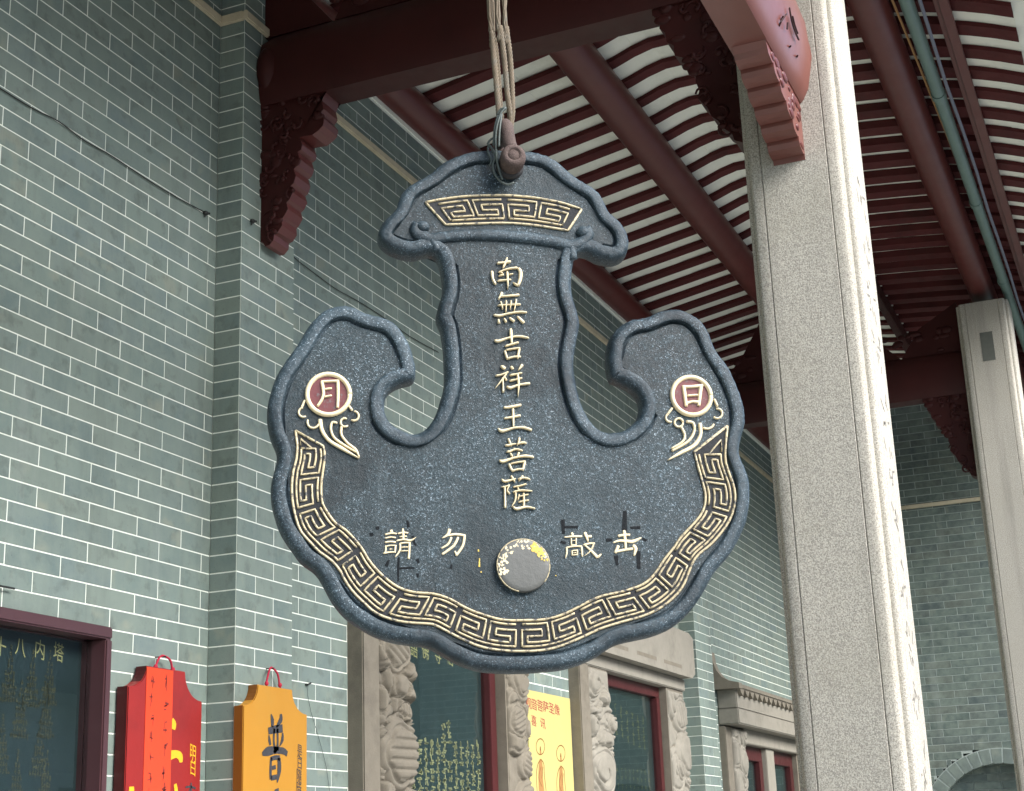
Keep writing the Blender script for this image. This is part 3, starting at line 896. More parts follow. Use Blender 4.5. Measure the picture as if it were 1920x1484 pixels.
# pierced carved panels standing on the cross beams
for xf, dz, lab in ((4.857, 0.0, 'carved wooden hump panel above the near cross beam'), (10.815, 0.035, 'pierced carved panel standing on the farther cross beam')):
    rt = thing('carved_panel', lab, 'panel', (xf + 0.06, 2.2, 3.31 + dz), group=None)
    m = MB()
    zt = 3.31 + dz
    m.prism([(2.75, zt), (1.45, zt), (1.55, zt + 0.10), (1.95, zt + 0.12), (2.0, zt + 0.22), (2.6, zt + 0.22), (2.70, zt + 0.1)], (xf + 0.03, 0, 0), (0, 1, 0), (0, 0, 1), (0.07, 0, 0))
    m.prism([(2.13, zt + 0.221), (2.44, zt + 0.221), (2.40, zt + 0.44), (2.17, zt + 0.44)], (xf + 0.025, 0, 0), (0, 1, 0), (0, 0, 1), (0.09, 0, 0))
    m.prism([(1.62, zt + 0.121), (2.60, zt + 0.222), (2.50, zt + 0.38), (2.43, zt + 0.50), (2.10, zt + 0.52), (1.98, zt + 0.62), (1.62, zt + 0.60)], (xf + 0.04, 0, 0), (0, 1, 0), (0, 0, 1), (0.05, 0, 0))
    m.prism([(0.95, zt - 0.02), (1.45, zt - 0.02), (1.30, zt + 0.2), (1.02, zt + 0.36)], (xf + 0.03, 0, 0), (0, 1, 0), (0, 0, 1), (0.07, 0, 0))
    m.prism([(2.76, zt), (3.08, zt), (3.1, zt + 0.3), (3.0, zt + 0.3)], (xf + 0.03, 0, 0), (0, 1, 0), (0, 0, 1), (0.07, 0, 0))
    m.build('panel_board', WOOD, rt)
    m = MB(); rr = random.Random(3)
    for i in range(40):
        y = rr.uniform(1.05, 2.75); z = zt + rr.uniform(0.02, 0.19)
        m.lump((xf + 0.03, y, z), (rr.uniform(0.006, 0.012), rr.uniform(0.02, 0.05), rr.uniform(0.012, 0.03)), 12, 6)
    m.build('panel_carving', WOOD, rt, smooth='all', kind='stuff')

# ------------------------------------------------------------------ long eave beam coming towards the viewer, with its stepped bracket
lb = thing('eave_beam', 'red-brown beam running along the porch front, its leaf-carved end let into the granite column', 'beam', (1.8, 0.91, 2.42))
ya, yb = 0.852, 0.985
sec = [(yb, 2.412), (ya + 0.012, 2.412), (ya + 0.002, 2.422), (ya - 0.018, 2.46), (ya - 0.034, 2.54), (ya - 0.040, 2.61), (ya - 0.036, 2.69), (ya - 0.020, 2.76), (ya + 0.01, 2.805), (ya + 0.05, 2.82), (yb - 0.03, 2.82), (yb, 2.79)]
prs = [(-7.9, 0), (1, 0), (3, 0), (4.30, 0), (4.52, 0.0), (4.60, 0.02), (4.66, 0.06), (4.70, 0.11), (4.73, 0.18), (4.739, 0.24)]
m = MB(); vs = []
for x, cut in prs:
    for y, z in sec: vs.append((x, y, min(z, 2.815 - cut) if cut else z))
n = len(sec)
fs = [(i * n + k, i * n + (k + 1) % n, (i + 1) * n + (k + 1) % n, (i + 1) * n + k) for i in range(len(prs) - 1) for k in range(n)] + [tuple(range(n)), tuple((len(prs) - 1) * n + k for k in range(n))]
m.add(vs, fs).build('beam_timber', WOODL, lb, smooth=True)


def polyline_band(mb, pts, wds, off, axis_n, thick):
    pass


# leaf cuts on the lit side of the beam end (raised dark tubes painting the cuts' shade)
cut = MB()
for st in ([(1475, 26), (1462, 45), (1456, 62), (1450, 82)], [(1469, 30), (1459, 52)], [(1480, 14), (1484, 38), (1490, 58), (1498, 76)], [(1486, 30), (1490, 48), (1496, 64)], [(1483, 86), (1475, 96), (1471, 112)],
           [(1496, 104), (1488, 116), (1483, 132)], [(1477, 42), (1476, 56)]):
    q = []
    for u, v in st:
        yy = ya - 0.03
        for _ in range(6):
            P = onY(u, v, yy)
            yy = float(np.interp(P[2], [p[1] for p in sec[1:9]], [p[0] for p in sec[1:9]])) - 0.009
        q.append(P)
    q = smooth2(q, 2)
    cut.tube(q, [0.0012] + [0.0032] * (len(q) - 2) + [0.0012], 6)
cut.build('leaf_cut_shade', m_plain('cut_shade_wood', (0.035, 0.012, 0.012), 0.7, 0.2, 40, 0), lb, kind='stuff')
# stepped bracket under the beam
bz = lambda u, v: onX(u, v, 4.74)
steps = [(4.262, 2.4115)]
xs = np.linspace(4.285, 4.735, 7); zs_ = np.linspace(2.392, 2.205, 7)
for i in range(6):
    x0, z0, x1, z1 = xs[i], zs_[i], xs[i + 1], zs_[i + 1]
    steps += [(x0, z0 + 0.004), (x0 + 0.12 * (x1 - x0), z0 - 0.012), (x0 + 0.45 * (x1 - x0), z0 - 0.018), (x0 + 0.82 * (x1 - x0), z0 - 0.020), (x1 - 0.003, z0 - 0.012)]
steps += [(4.739, 2.203), (4.739, 2.4115)]
br = MB(); br.prism(steps, (0, 0.868, 0), (1, 0, 0), (0, 0, 1), (0, 0.108, 0))
bo = br.build('stepped_bracket', WOODL, lb)
cv = MB(); rr = random.Random(2)
for i in range(26):
    f = rr.uniform(0.1, 0.97); x = 4.29 + 0.44 * f; z = 2.41 - f * 0.20 + rr.uniform(0.01, 0.06 + 0.12 * f)
    if z > 2.405: z = 2.40
    cv.lump((x, 0.868, z), (rr.uniform(0.014, 0.036), rr.uniform(0.004, 0.008), rr.uniform(0.008, 0.02)), 14, 8)
cv.build('bracket_carving', WOODP, bo, smooth='all', kind='stuff')

# ------------------------------------------------------------------ the hanging iron plate
PYAW = math.radians(8.0)
rgt = np.array([math.sin(YAW), -math.cos(YAW), 0]); fw0 = np.array([math.cos(YAW), math.sin(YAW), 0])
PD = math.cos(PYAW) * rgt + math.sin(PYAW) * fw0
PN = np.cross(PD, [0, 0, 1.0])
if PN @ fw0 > 0: PN = -PN
PC = ray(955, 742); PC = PC / PC[1] * 0.92
PM = Matrix(((PD[0], 0, PN[0], PC[0]), (PD[1], 0, PN[1], PC[1]), (0, 1, 0, PC[2]), (0, 0, 0, 1)))
plate = thing('iron_cloud_plate', 'large dark blue-grey iron cloud-shaped gong plate with gold characters, hanging from steel rope', 'gong', mat=PM)


def pl2(u, v, wz=0.0):
    r_ = ray(u, v)
    P = r_ * (((PC + PN * wz) @ PN) / (r_ @ PN)) - PC
    return np.array([P @ PD, P[2]])


def local_depth(p2, t):
    """where a point t behind the face plane appears, as seen on the face plane"""
    P = PC + p2[0] * PD + np.array([0, 0, p2[1]]) - PN * t
    r_ = P / np.linalg.norm(P)
    Q = r_ * ((PC @ PN) / (r_ @ PN)) - PC
    return np.array([Q @ PD, Q[2]]) - p2


def catmull(pts, spacing, closed=False):
    pts = [np.asarray(p, float) for p in pts]
    n = len(pts); out = []
    rngi = range(n) if closed else range(n - 1)
    for i in rngi:
        if closed: p0, p1, p2, p3 = pts[i - 1], pts[i], pts[(i + 1) % n], pts[(i + 2) % n]
        else: p0, p1, p2, p3 = pts[max(i - 1, 0)], pts[i], pts[i + 1], pts[min(i + 2, n - 1)]
        L = np.linalg.norm((p2 - p1)[:2]); k = max(1, int(round(L / spacing)))
        for j in range(k):
            t = j / k
            out.append(0.5 * ((2 * p1) + (-p0 + p2) * t + (2 * p0 - 5 * p1 + 4 * p2 - p3) * t * t + (-p0 + 3 * p1 - 3 * p2 + p3) * t ** 3))
    if not closed: out.append(pts[-1])
    return out


OUT = [(938, 277.5), (910, 278), (886, 279.6), (858, 288.4), (837, 299), (819, 312), (805, 324), (788, 332), (770, 342), (756, 354), (748, 368), (745, 382), (739, 393), (726, 403), (715, 417), (708, 433), (707, 445), (709, 456),
       (714, 465), (726, 477), (744, 486), (765, 490.7), (784, 489), (798, 484), (809, 482), (816, 489), (821, 501), (824.5, 515), (827, 530), (828, 550), (825, 562), (821, 578), (817.5, 594), (818, 604), (823, 620), (827, 641), (830, 664),
       (831, 687), (832, 713), (830, 734), (825, 752), (820, 769), (810, 788), (799, 801), (785, 809.5), (768, 810), (750, 802), (737, 795), (728, 783), (722, 768), (722, 755), (726, 744), (738, 734), (750, 728.7), (762, 725), (774, 719),
       (780, 708), (781, 687), (777, 669), (773, 653), (766, 636), (755, 618), (743, 604), (727, 595), (711, 590), (696, 587), (680, 580.7), (665, 573), (648, 569), (630, 570), (616, 574), (602, 581.5), (590, 594), (579, 606), (567, 625),
       (557, 643), (541, 667), (525, 688), (514.5, 708), (506, 734), (500.5, 757), (499.6, 781), (502, 803), (507.5, 827), (516, 847), (518, 860), (513.7, 878), (507.5, 902), (506.6, 923), (509, 948), (515.5, 974), (523, 997), (535.5, 1019.5),
       (548, 1037), (559, 1053), (572, 1065), (588, 1075.5), (601, 1093), (611, 1112), (621, 1130), (635, 1149), (651, 1165), (672, 1179), (693, 1192), (712, 1200), (735, 1207), (760, 1211), (784, 1214), (797, 1215.5), (815, 1223.5),
       (835, 1236), (862, 1249.5), (889, 1259), (917, 1263), (949, 1264.4), (985, 1264), (1020, 1261.5), (1040, 1259.5), (1056, 1257), (1086, 1248), (1116, 1234), (1137, 1220), (1157, 1210), (1184, 1203.5), (1217, 1196), (1244, 1186),
       (1266, 1174), (1286, 1158), (1304, 1138), (1320, 1114), (1332, 1093), (1341, 1075), (1356, 1058), (1372, 1039), (1387, 1014), (1396, 995), (1404, 975), (1409, 943), (1410, 913), (1405, 886), (1394, 860), (1389.5, 843), (1393, 822),
       (1400, 790), (1398, 758), (1388, 727.5), (1377.5, 703), (1364, 680), (1350, 660.6), (1341, 644), (1334, 624), (1323, 606), (1309, 592), (1293, 582), (1274, 577), (1252, 576.5), (1235.5, 581.4), (1222, 588), (1211, 592), (1191, 595),
       (1175, 600.5), (1158, 613), (1145, 632), (1137, 654), (1134, 681), (1137, 706), (1144, 720), (1163, 729), (1180, 738), (1192, 752), (1196, 768.5), (1191, 787.6), (1177.5, 801), (1161, 808.6), (1145, 809.5), (1128, 804), (1115, 793),
       (1104, 778), (1094, 758), (1087, 736), (1081, 708), (1078, 681), (1080.6, 654), (1085, 629), (1089, 610), (1088.5, 594), (1082, 572), (1075.5, 550), (1073.5, 530), (1075, 503), (1082, 483), (1098, 485), (1115, 495), (1133, 498.6),
       (1150, 497.8), (1166, 489), (1176.5, 475), (1182, 456), (1180, 438), (1173, 422), (1161, 408), (1147, 398), (1140, 384), (1134.5, 371.6), (1126, 357.6), (1112, 345), (1094, 335.7), (1077, 326), (1061, 312), (1043, 297), (1026, 286.6),
       (1005, 281), (984, 279), (962, 277.5)]
TH = 0.046
op = [pl2(u, v) for u, v in OUT]
op = catmull(op, 0.0055, True)


def loop_normals(ps):
    n = len(ps); A = 0
    for i in range(n): A += ps[i][0] * ps[(i + 1) % n][1] - ps[(i + 1) % n][0] * ps[i][1]
    sg = 1 if A > 0 else -1
    out = []
    for i in range(n):
        t = ps[(i + 1) % n] - ps[i - 1]; t = t / (np.linalg.norm(t) + 1e-12)
        out.append(sg * np.array([t[1], -t[0]]))
    return out


nn = loop_normals(op)
fixed = []
for p, q in zip(op, nn):
    dlt = local_depth(p, TH * 0.72)
    e = max(0.0, float(q @ dlt))
    fixed.append(p - q * e)
# light smoothing
for _ in range(2):
    fixed = [0.25 * fixed[i - 1] + 0.5 * fixed[i] + 0.25 * fixed[(i + 1) % len(fixed)] for i in range(len(fixed))]
nn = loop_normals(fixed)
prof = [(0.012, -TH), (0.003, -TH + 0.004), (0.0, -TH + 0.012), (0.0, -0.024), (0.0008, -0.0125), (0.0030, -0.0050), (0.0065, -0.0010), (0.0110, 0.0006), (0.0165, 0.0009), (0.0215, 0.0006), (0.0232, -0.0006), (0.0240, -0.0040), (0.0247, -0.0105), (0.0272, -0.0110), (0.0288, -0.0052), (0.0305, -0.0052)]
FIELD = -0.0050
rim = MB(); n = len(fixed); k = len(prof)
vs = []
wob = np.convolve(rng.normal(0, 0.0022, n + 8), np.ones(5) / 5, 'same')[4:n + 4] * 0.8
for i, (p, q) in enumerate(zip(fixed, nn)):
    for j, (u, wz) in enumerate(prof):
        uu = u + (wob[i] if 4 < j < 10 else 0)
        c = p - q * uu
        vs.append((c[0], c[1], wz + (rng.normal(0, 0.0004) if 4 < j < 10 else 0)))
fs = [(i * k + j, ((i + 1) % n) * k + j, ((i + 1) % n) * k + j + 1, i * k + j + 1) for i in range(n) for j in range(k - 1)]
rim.add(vs, fs)
rim.build('rim', IRONR, plate, smooth='all', local=True)
# field: the flat inner face, triangulated; back face likewise
for zz, ins, nm in ((FIELD, 0.0290, 'plate_face'), (-TH, 0.012, 'plate_back')):
    q = [p - m_ * ins for p, m_ in zip(fixed, nn)]
    q = q[::2]
    cv, ce, cf, *_ = delaunay_2d_cdt([Vector((c[0], c[1])) for c in q], [], [list(range(len(q)))], 0, 1e-5)
    fx = np.array([p for p in fixed])

    def inside(x, y):
        a = fx; b_ = np.roll(fx, 1, axis=0)
        hit = ((a[:, 1] > y) != (b_[:, 1] > y)) & (x < (b_[:, 0] - a[:, 0]) * (y - a[:, 1]) / (b_[:, 1] - a[:, 1] + 1e-15) + a[:, 0])
        return hit.sum() % 2 == 1

    mb = MB()
    def okf(f):
        g = np.mean([[cv[i][0], cv[i][1]] for i in f], axis=0)
        for i, j in zip(f, list(f[1:]) + [f[0]]):
            for q_ in (0.25, 0.5, 0.75):
                e_ = np.array([cv[i][0], cv[i][1]]) * q_ + np.array([cv[j][0], cv[j][1]]) * (1 - q_)
                e_ = e_ * 0.98 + g * 0.02
                if not inside(*e_): return False
        return inside(*g)

    mb.add([(c[0], c[1], zz) for c in cv], [f for f in cf if okf(f)])
    mb.build(nm, IRON, plate, local=True)


def bead(mb, pts, wd, ht, z0, taper=False, n=7):
    """half-round raised bead along 2D local points"""
    pts = [np.asarray(p, float) for p in pts]
    m_ = len(pts); vs = []
    for i, p in enumerate(pts):
        t = pts[min(i + 1, m_ - 1)] - pts[max(i - 1, 0)]; t = t / (np.linalg.norm(t) + 1e-12)
        nrm = np.array([-t[1], t[0]])
        wi = wd[i] if hasattr(wd, '__len__') else wd
        s = 1.0
        if taper and (i == 0 or i == m_ - 1): s = 0.45
        for j in range(n):
            a = math.pi * j / (n - 1)
            c = p + nrm * (math.cos(a) * wi / 2 * s)
            vs.append((c[0], c[1], z0 + math.sin(a) ** 0.8 * ht * (s if taper else 1)))
    fs = [(i * n + j, (i + 1) * n + j, (i + 1) * n + j + 1, i * n + j + 1) for i in range(m_ - 1) for j in range(n - 1)]
    fs += [tuple(range(n)), tuple((m_ - 1) * n + j for j in range(n))]
    mb.add(vs, fs)


# raised bar under the head panel with curled ends
bar = MB()
P_ = [(784, 420), (779, 428), (783, 437), (793, 441), (812, 446), (850, 441), (900, 439), (950, 441), (1000, 446), (1040, 452), (1068, 459), (1086, 455), (1099, 447), (1104, 437), (1098, 428)]
bead(bar, catmull([pl2(*p) for p in P_], 0.006), 0.021, 0.0085, FIELD - 0.001)
for c in ((792, 424), (1094, 434)):
    cc = pl2(*c); bar.lump((cc[0], cc[1], FIELD), (0.0125, 0.0105, 0.010), 14, 8)
for a, b_ in (((808, 446), (822, 470)), ((1072, 458), (1075, 485))):
    bead(bar, catmull([pl2(*a), pl2((a[0] + b_[0]) / 2, (a[1] + b_[1]) / 2), pl2(*b_)], 0.006), 0.016, 0.008, FIELD - 0.001)
bar.build('raised_bar', IRONR, plate, smooth='all', local=True)

# meander borders
INNER = [(554, 806.6), (606, 835.6), (609, 855), (605, 884.6), (602, 912.6), (604, 940.7), (613, 958), (628, 979), (648, 993), (665, 1010.7), (679, 1028), (690, 1047), (704, 1065), (726, 1086), (749, 1101.6), (779, 1110.4), (813, 1113), (843, 1122.4),
         (873, 1139), (903, 1151), (944, 1162), (988, 1162.6), (1024, 1160.7), (1061, 1150), (1102, 1129), (1129, 1117.4), (1170, 1108), (1206, 1095.6), (1228, 1076.5), (1247, 1048), (1266, 1024.6), (1276.5, 1008.5), (1315, 965), (1324, 932),
         (1317, 899), (1308, 866.5), (1303, 846), (1365, 798)]
OUTER = [(554, 806.6), (557.4, 830), (555.7, 860), (550, 881), (547, 909), (548.7, 941), (555.7, 974), (565, 997), (585, 1019.5), (600, 1035), (620, 1049), (637, 1068), (646, 1086), (661.6, 1108.6), (682.6, 1129.6), (705, 1149), (735, 1161),
         (767, 1167), (798, 1168.8), (815, 1171), (840, 1184), (870, 1199), (903, 1212.5), (944, 1219.4), (993, 1220.7), (1030, 1217), (1061, 1207.6), (1096.5, 1192.5), (1129, 1177.5), (1170, 1165), (1211, 1153), (1247, 1134), (1280, 1101),
         (1304, 1047), (1337, 1017), (1367, 978.5), (1379, 943), (1377.5, 913), (1368, 886), (1361, 858), (1365, 798)]
inn = catmull([pl2(*p) for p in INNER[1:-1]], 0.004)
out = catmull([pl2(*p) for p in OUTER[:]], 0.004)
outm = out[6:-6]


def resample(ps, n_):
    d = [0.0]
    for a, b_ in zip(ps[:-1], ps[1:]): d.append(d[-1] + np.linalg.norm(b_ - a))
    d = np.array(d); P = np.array(ps)
    s = np.linspace(0, d[-1], n_)
    return np.stack([np.interp(s, d, P[:, 0]), np.interp(s, d, P[:, 1])], 1), d[-1]


# match the two borders by resampling both, so a strip coordinate (s,t) maps to the plate
NS = 400
ri, _ = resample(inn, NS)
# outer border between the places abreast of the ends of the inner one
oo = np.array(out)
ia = int(np.argmin(np.linalg.norm(oo - pl2(556.5, 836), axis=1))); ib = int(np.argmin(np.linalg.norm(oo - pl2(1361, 846), axis=1)))
ro, _ = resample(list(oo[ia:ib + 1]), NS)


def strip(s, t):
    x = s * (NS - 1); i = int(min(max(math.floor(x), 0), NS - 2)); f = x - i
    a = ro[i] * (1 - f) + ro[i + 1] * f; b_ = ri[i] * (1 - f) + ri[i + 1] * f
    return a * (1 - t) + b_ * t


bed = MB()
vs = []; fs = []
for i in range(200):
    s = i / 199
    for t in (-0.06, 1.06):
        c = strip(s, t); vs.append((c[0], c[1], FIELD + 0.0006))
for i in range(199): fs.append((2 * i, 2 * i + 1, 2 * i + 3, 2 * i + 2))
bed.add(vs, fs)
for tip, a, b_ in (((554, 806.6), 0.0, 0), ((1365, 798), 1.0, 0)):
    T = pl2(*tip); A = strip(a, -0.06); B = strip(a, 1.06)
    bed.add([(T[0], T[1], FIELD + 0.0006), (A[0], A[1], FIELD + 0.0006), (B[0], B[1], FIELD + 0.0006)], [(0, 1, 2)])
bed.build('meander_bed', MEANDERBED, plate, local=True)
B_LINE = [(.97, .99), (0, .99), (0, .20), (.78, .20), (.78, .46), (.24, .46), (.24, .74), (.98, .74), (.98, .02)]


def dense(ps, k=5):
    o_ = []
    for a, b_ in zip(ps[:-1], ps[1:]):
        for j in range(k): o_.append((a[0] + (b_[0] - a[0]) * j / k, a[1] + (b_[1] - a[1]) * j / k))
    return o_ + [ps[-1]]


LWD, LHT = 0.0041, 0.0030
mea = MB()
Tl, Tr = pl2(554, 806.6), pl2(1365, 798)
bead(mea, [Tl] + [r_ for r_ in ri[::4]] + [ri[-1], Tr], LWD, LHT, FIELD + 0.0004, n=6)
bead(mea, [Tl] + [r_ for r_ in ro[::4]] + [ro[-1], Tr], LWD, LHT, FIELD + 0.0004, n=6)
NP_ = 10
for i in range(NP_):
    for h_ in (0, 1):
        s0 = (i * 2 + h_) / (2 * NP_); ds = 1 / (2 * NP_)
        ps = []
        for (x, t) in dense(B_LINE):
            x = x if h_ else 1 - x
            ps.append(strip(s0 + ds * (0.08 + 0.84 * x), 0.13 + 0.75 * t))
        bead(mea, ps, LWD * 0.86, LHT, FIELD + 0.0004, n=5)
    ps = [strip((i * 2 + 0.12 + 1.8 * q / 14) / (2 * NP_), 0.15) for q in range(15)]
    bead(mea, ps, LWD * 0.8, LHT, FIELD + 0.0004, n=5)
# end wedges
bead(mea, [strip(0.004, 0.15), strip(0.004, 0.55), 0.45 * Tl + 0.55 * strip(0, 0.3), strip(0.0, 0.12)], LWD * 0.8, LHT, FIELD + 0.0004, n=5)
bead(mea, [strip(0.996, 0.15), strip(0.996, 0.55), 0.45 * Tr + 0.55 * strip(1, 0.3), strip(1.0, 0.12)], LWD * 0.8, LHT, FIELD + 0.0004, n=5)
mea.build('meander_border', GOLD, plate, smooth='all', local=True)
# head panel meander
HT = [(798, 378), (830, 372), (870, 367), (915, 365), (950, 365), (1000, 369), (1050, 378), (1091, 391)]
HB = [(836, 420), (870, 419), (910, 417.5), (950, 417), (990, 419.5), (1030, 425), (1066, 431)]
ht, _ = resample(catmull([pl2(*p) for p in HT], 0.004), 120); hb, _ = resample(catmull([pl2(*p) for p in HB], 0.004), 120)


def hstrip(s, t):
    x = s * 119; i = int(min(max(math.floor(x), 0), 118)); f = x - i
    a = hb[i] * (1 - f) + hb[i + 1] * f; b_ = ht[i] * (1 - f) + ht[i + 1] * f
    return a * (1 - t) + b_ * t


hbed = MB(); vs = []
for i in range(60):
    for t in (0, 1):
        c = hstrip(i / 59, t); vs.append((c[0], c[1], FIELD + 0.0006))
hbed.add(vs, [(2 * i, 2 * i + 1, 2 * i + 3, 2 * i + 2) for i in range(59)])
hbed.build('head_panel_bed', MEANDERBED, plate, local=True)
hm = MB()
loop = [p for p in ht[::4]] + [ht[-1]] + [p for p in hb[::-4]] + [hb[0], ht[0]]
bead(hm, loop, LWD, LHT, FIELD + 0.0004, n=6)
for i in range(4):
    flip = (i % 2 == 0)
    ps = []
    for (x, t) in dense(B_LINE):
        x = 1 - x if flip else x
        ps.append(hstrip(0.045 + 0.91 * (i + 0.07 + 0.86 * x) / 4, 0.15 + 0.70 * t))
    bead(hm, ps, LWD * 0.86, LHT, FIELD + 0.0004, n=5)
for i in (0, 1):
    bead(hm, [hstrip(0.05 + 0.9 * (i * 2 + 0.1 + 1.8 * q / 14) / 4, 0.16) for q in range(15)], LWD * 0.8, LHT, FIELD + 0.0004, n=5)
hm.build('head_meander', GOLD, plate, smooth='all', local=True)


# brush strokes: polyline with widths -> raised chisel-topped stroke
def stroke(mb, tile, pts, wds, hgt, z0, plane, flat=False):
    ox, oy, sc = tile
    P = [np.array([*plane(ox + x / sc, oy + y / sc)]) for x, y in pts]
    # width scale: photo px -> metres at this plane
    e = np.linalg.norm(plane(ox + 1, oy) - plane(ox, oy))
    Wd = [w_ / sc * e for w_ in wds]
    if len(wds) < len(pts): Wd = list(np.interp(np.linspace(0, 1, len(pts)), np.linspace(0, 1, len(wds)), Wd))
    Q = catmull([np.array([p[0], p[1], q]) for p, q in zip(P, Wd)], max(0.0025, e * 3))
    m_ = len(Q); vs = []
    for i, q in enumerate(Q):
        t = Q[min(i + 1, m_ - 1)][:2] - Q[max(i - 1, 0)][:2]; t = t / (np.linalg.norm(t) + 1e-12)
        nr = np.array([-t[1], t[0]]); c = q[:2]; hw = max(q[2], e * 0.5) / 2
        ends = (i == 0) or (i == m_ - 1)
        if flat:
            for f in (-1, 1): vs.append((*(c + nr * hw * f), z0))
        else:
            k_ = 0.75 if ends else 1.0
            for f, z in ((-1, 0), (-0.62, 1), (0.0, 1.12), (0.62, 1), (1, 0)):
                vs.append((*(c + nr * hw * f * k_), z0 + z * hgt * (0.55 if ends else 1)))
    kk_ = 2 if flat else 5
    fs = [(i * kk_ + j, (i + 1) * kk_ + j, (i + 1) * kk_ + j + 1, i * kk_ + j + 1) for i in range(m_ - 1) for j in range(kk_ - 1)]
    if not flat: fs += [tuple(range(kk_)), tuple((m_ - 1) * kk_ + j for j in range(kk_))]
    mb.add(vs, fs)


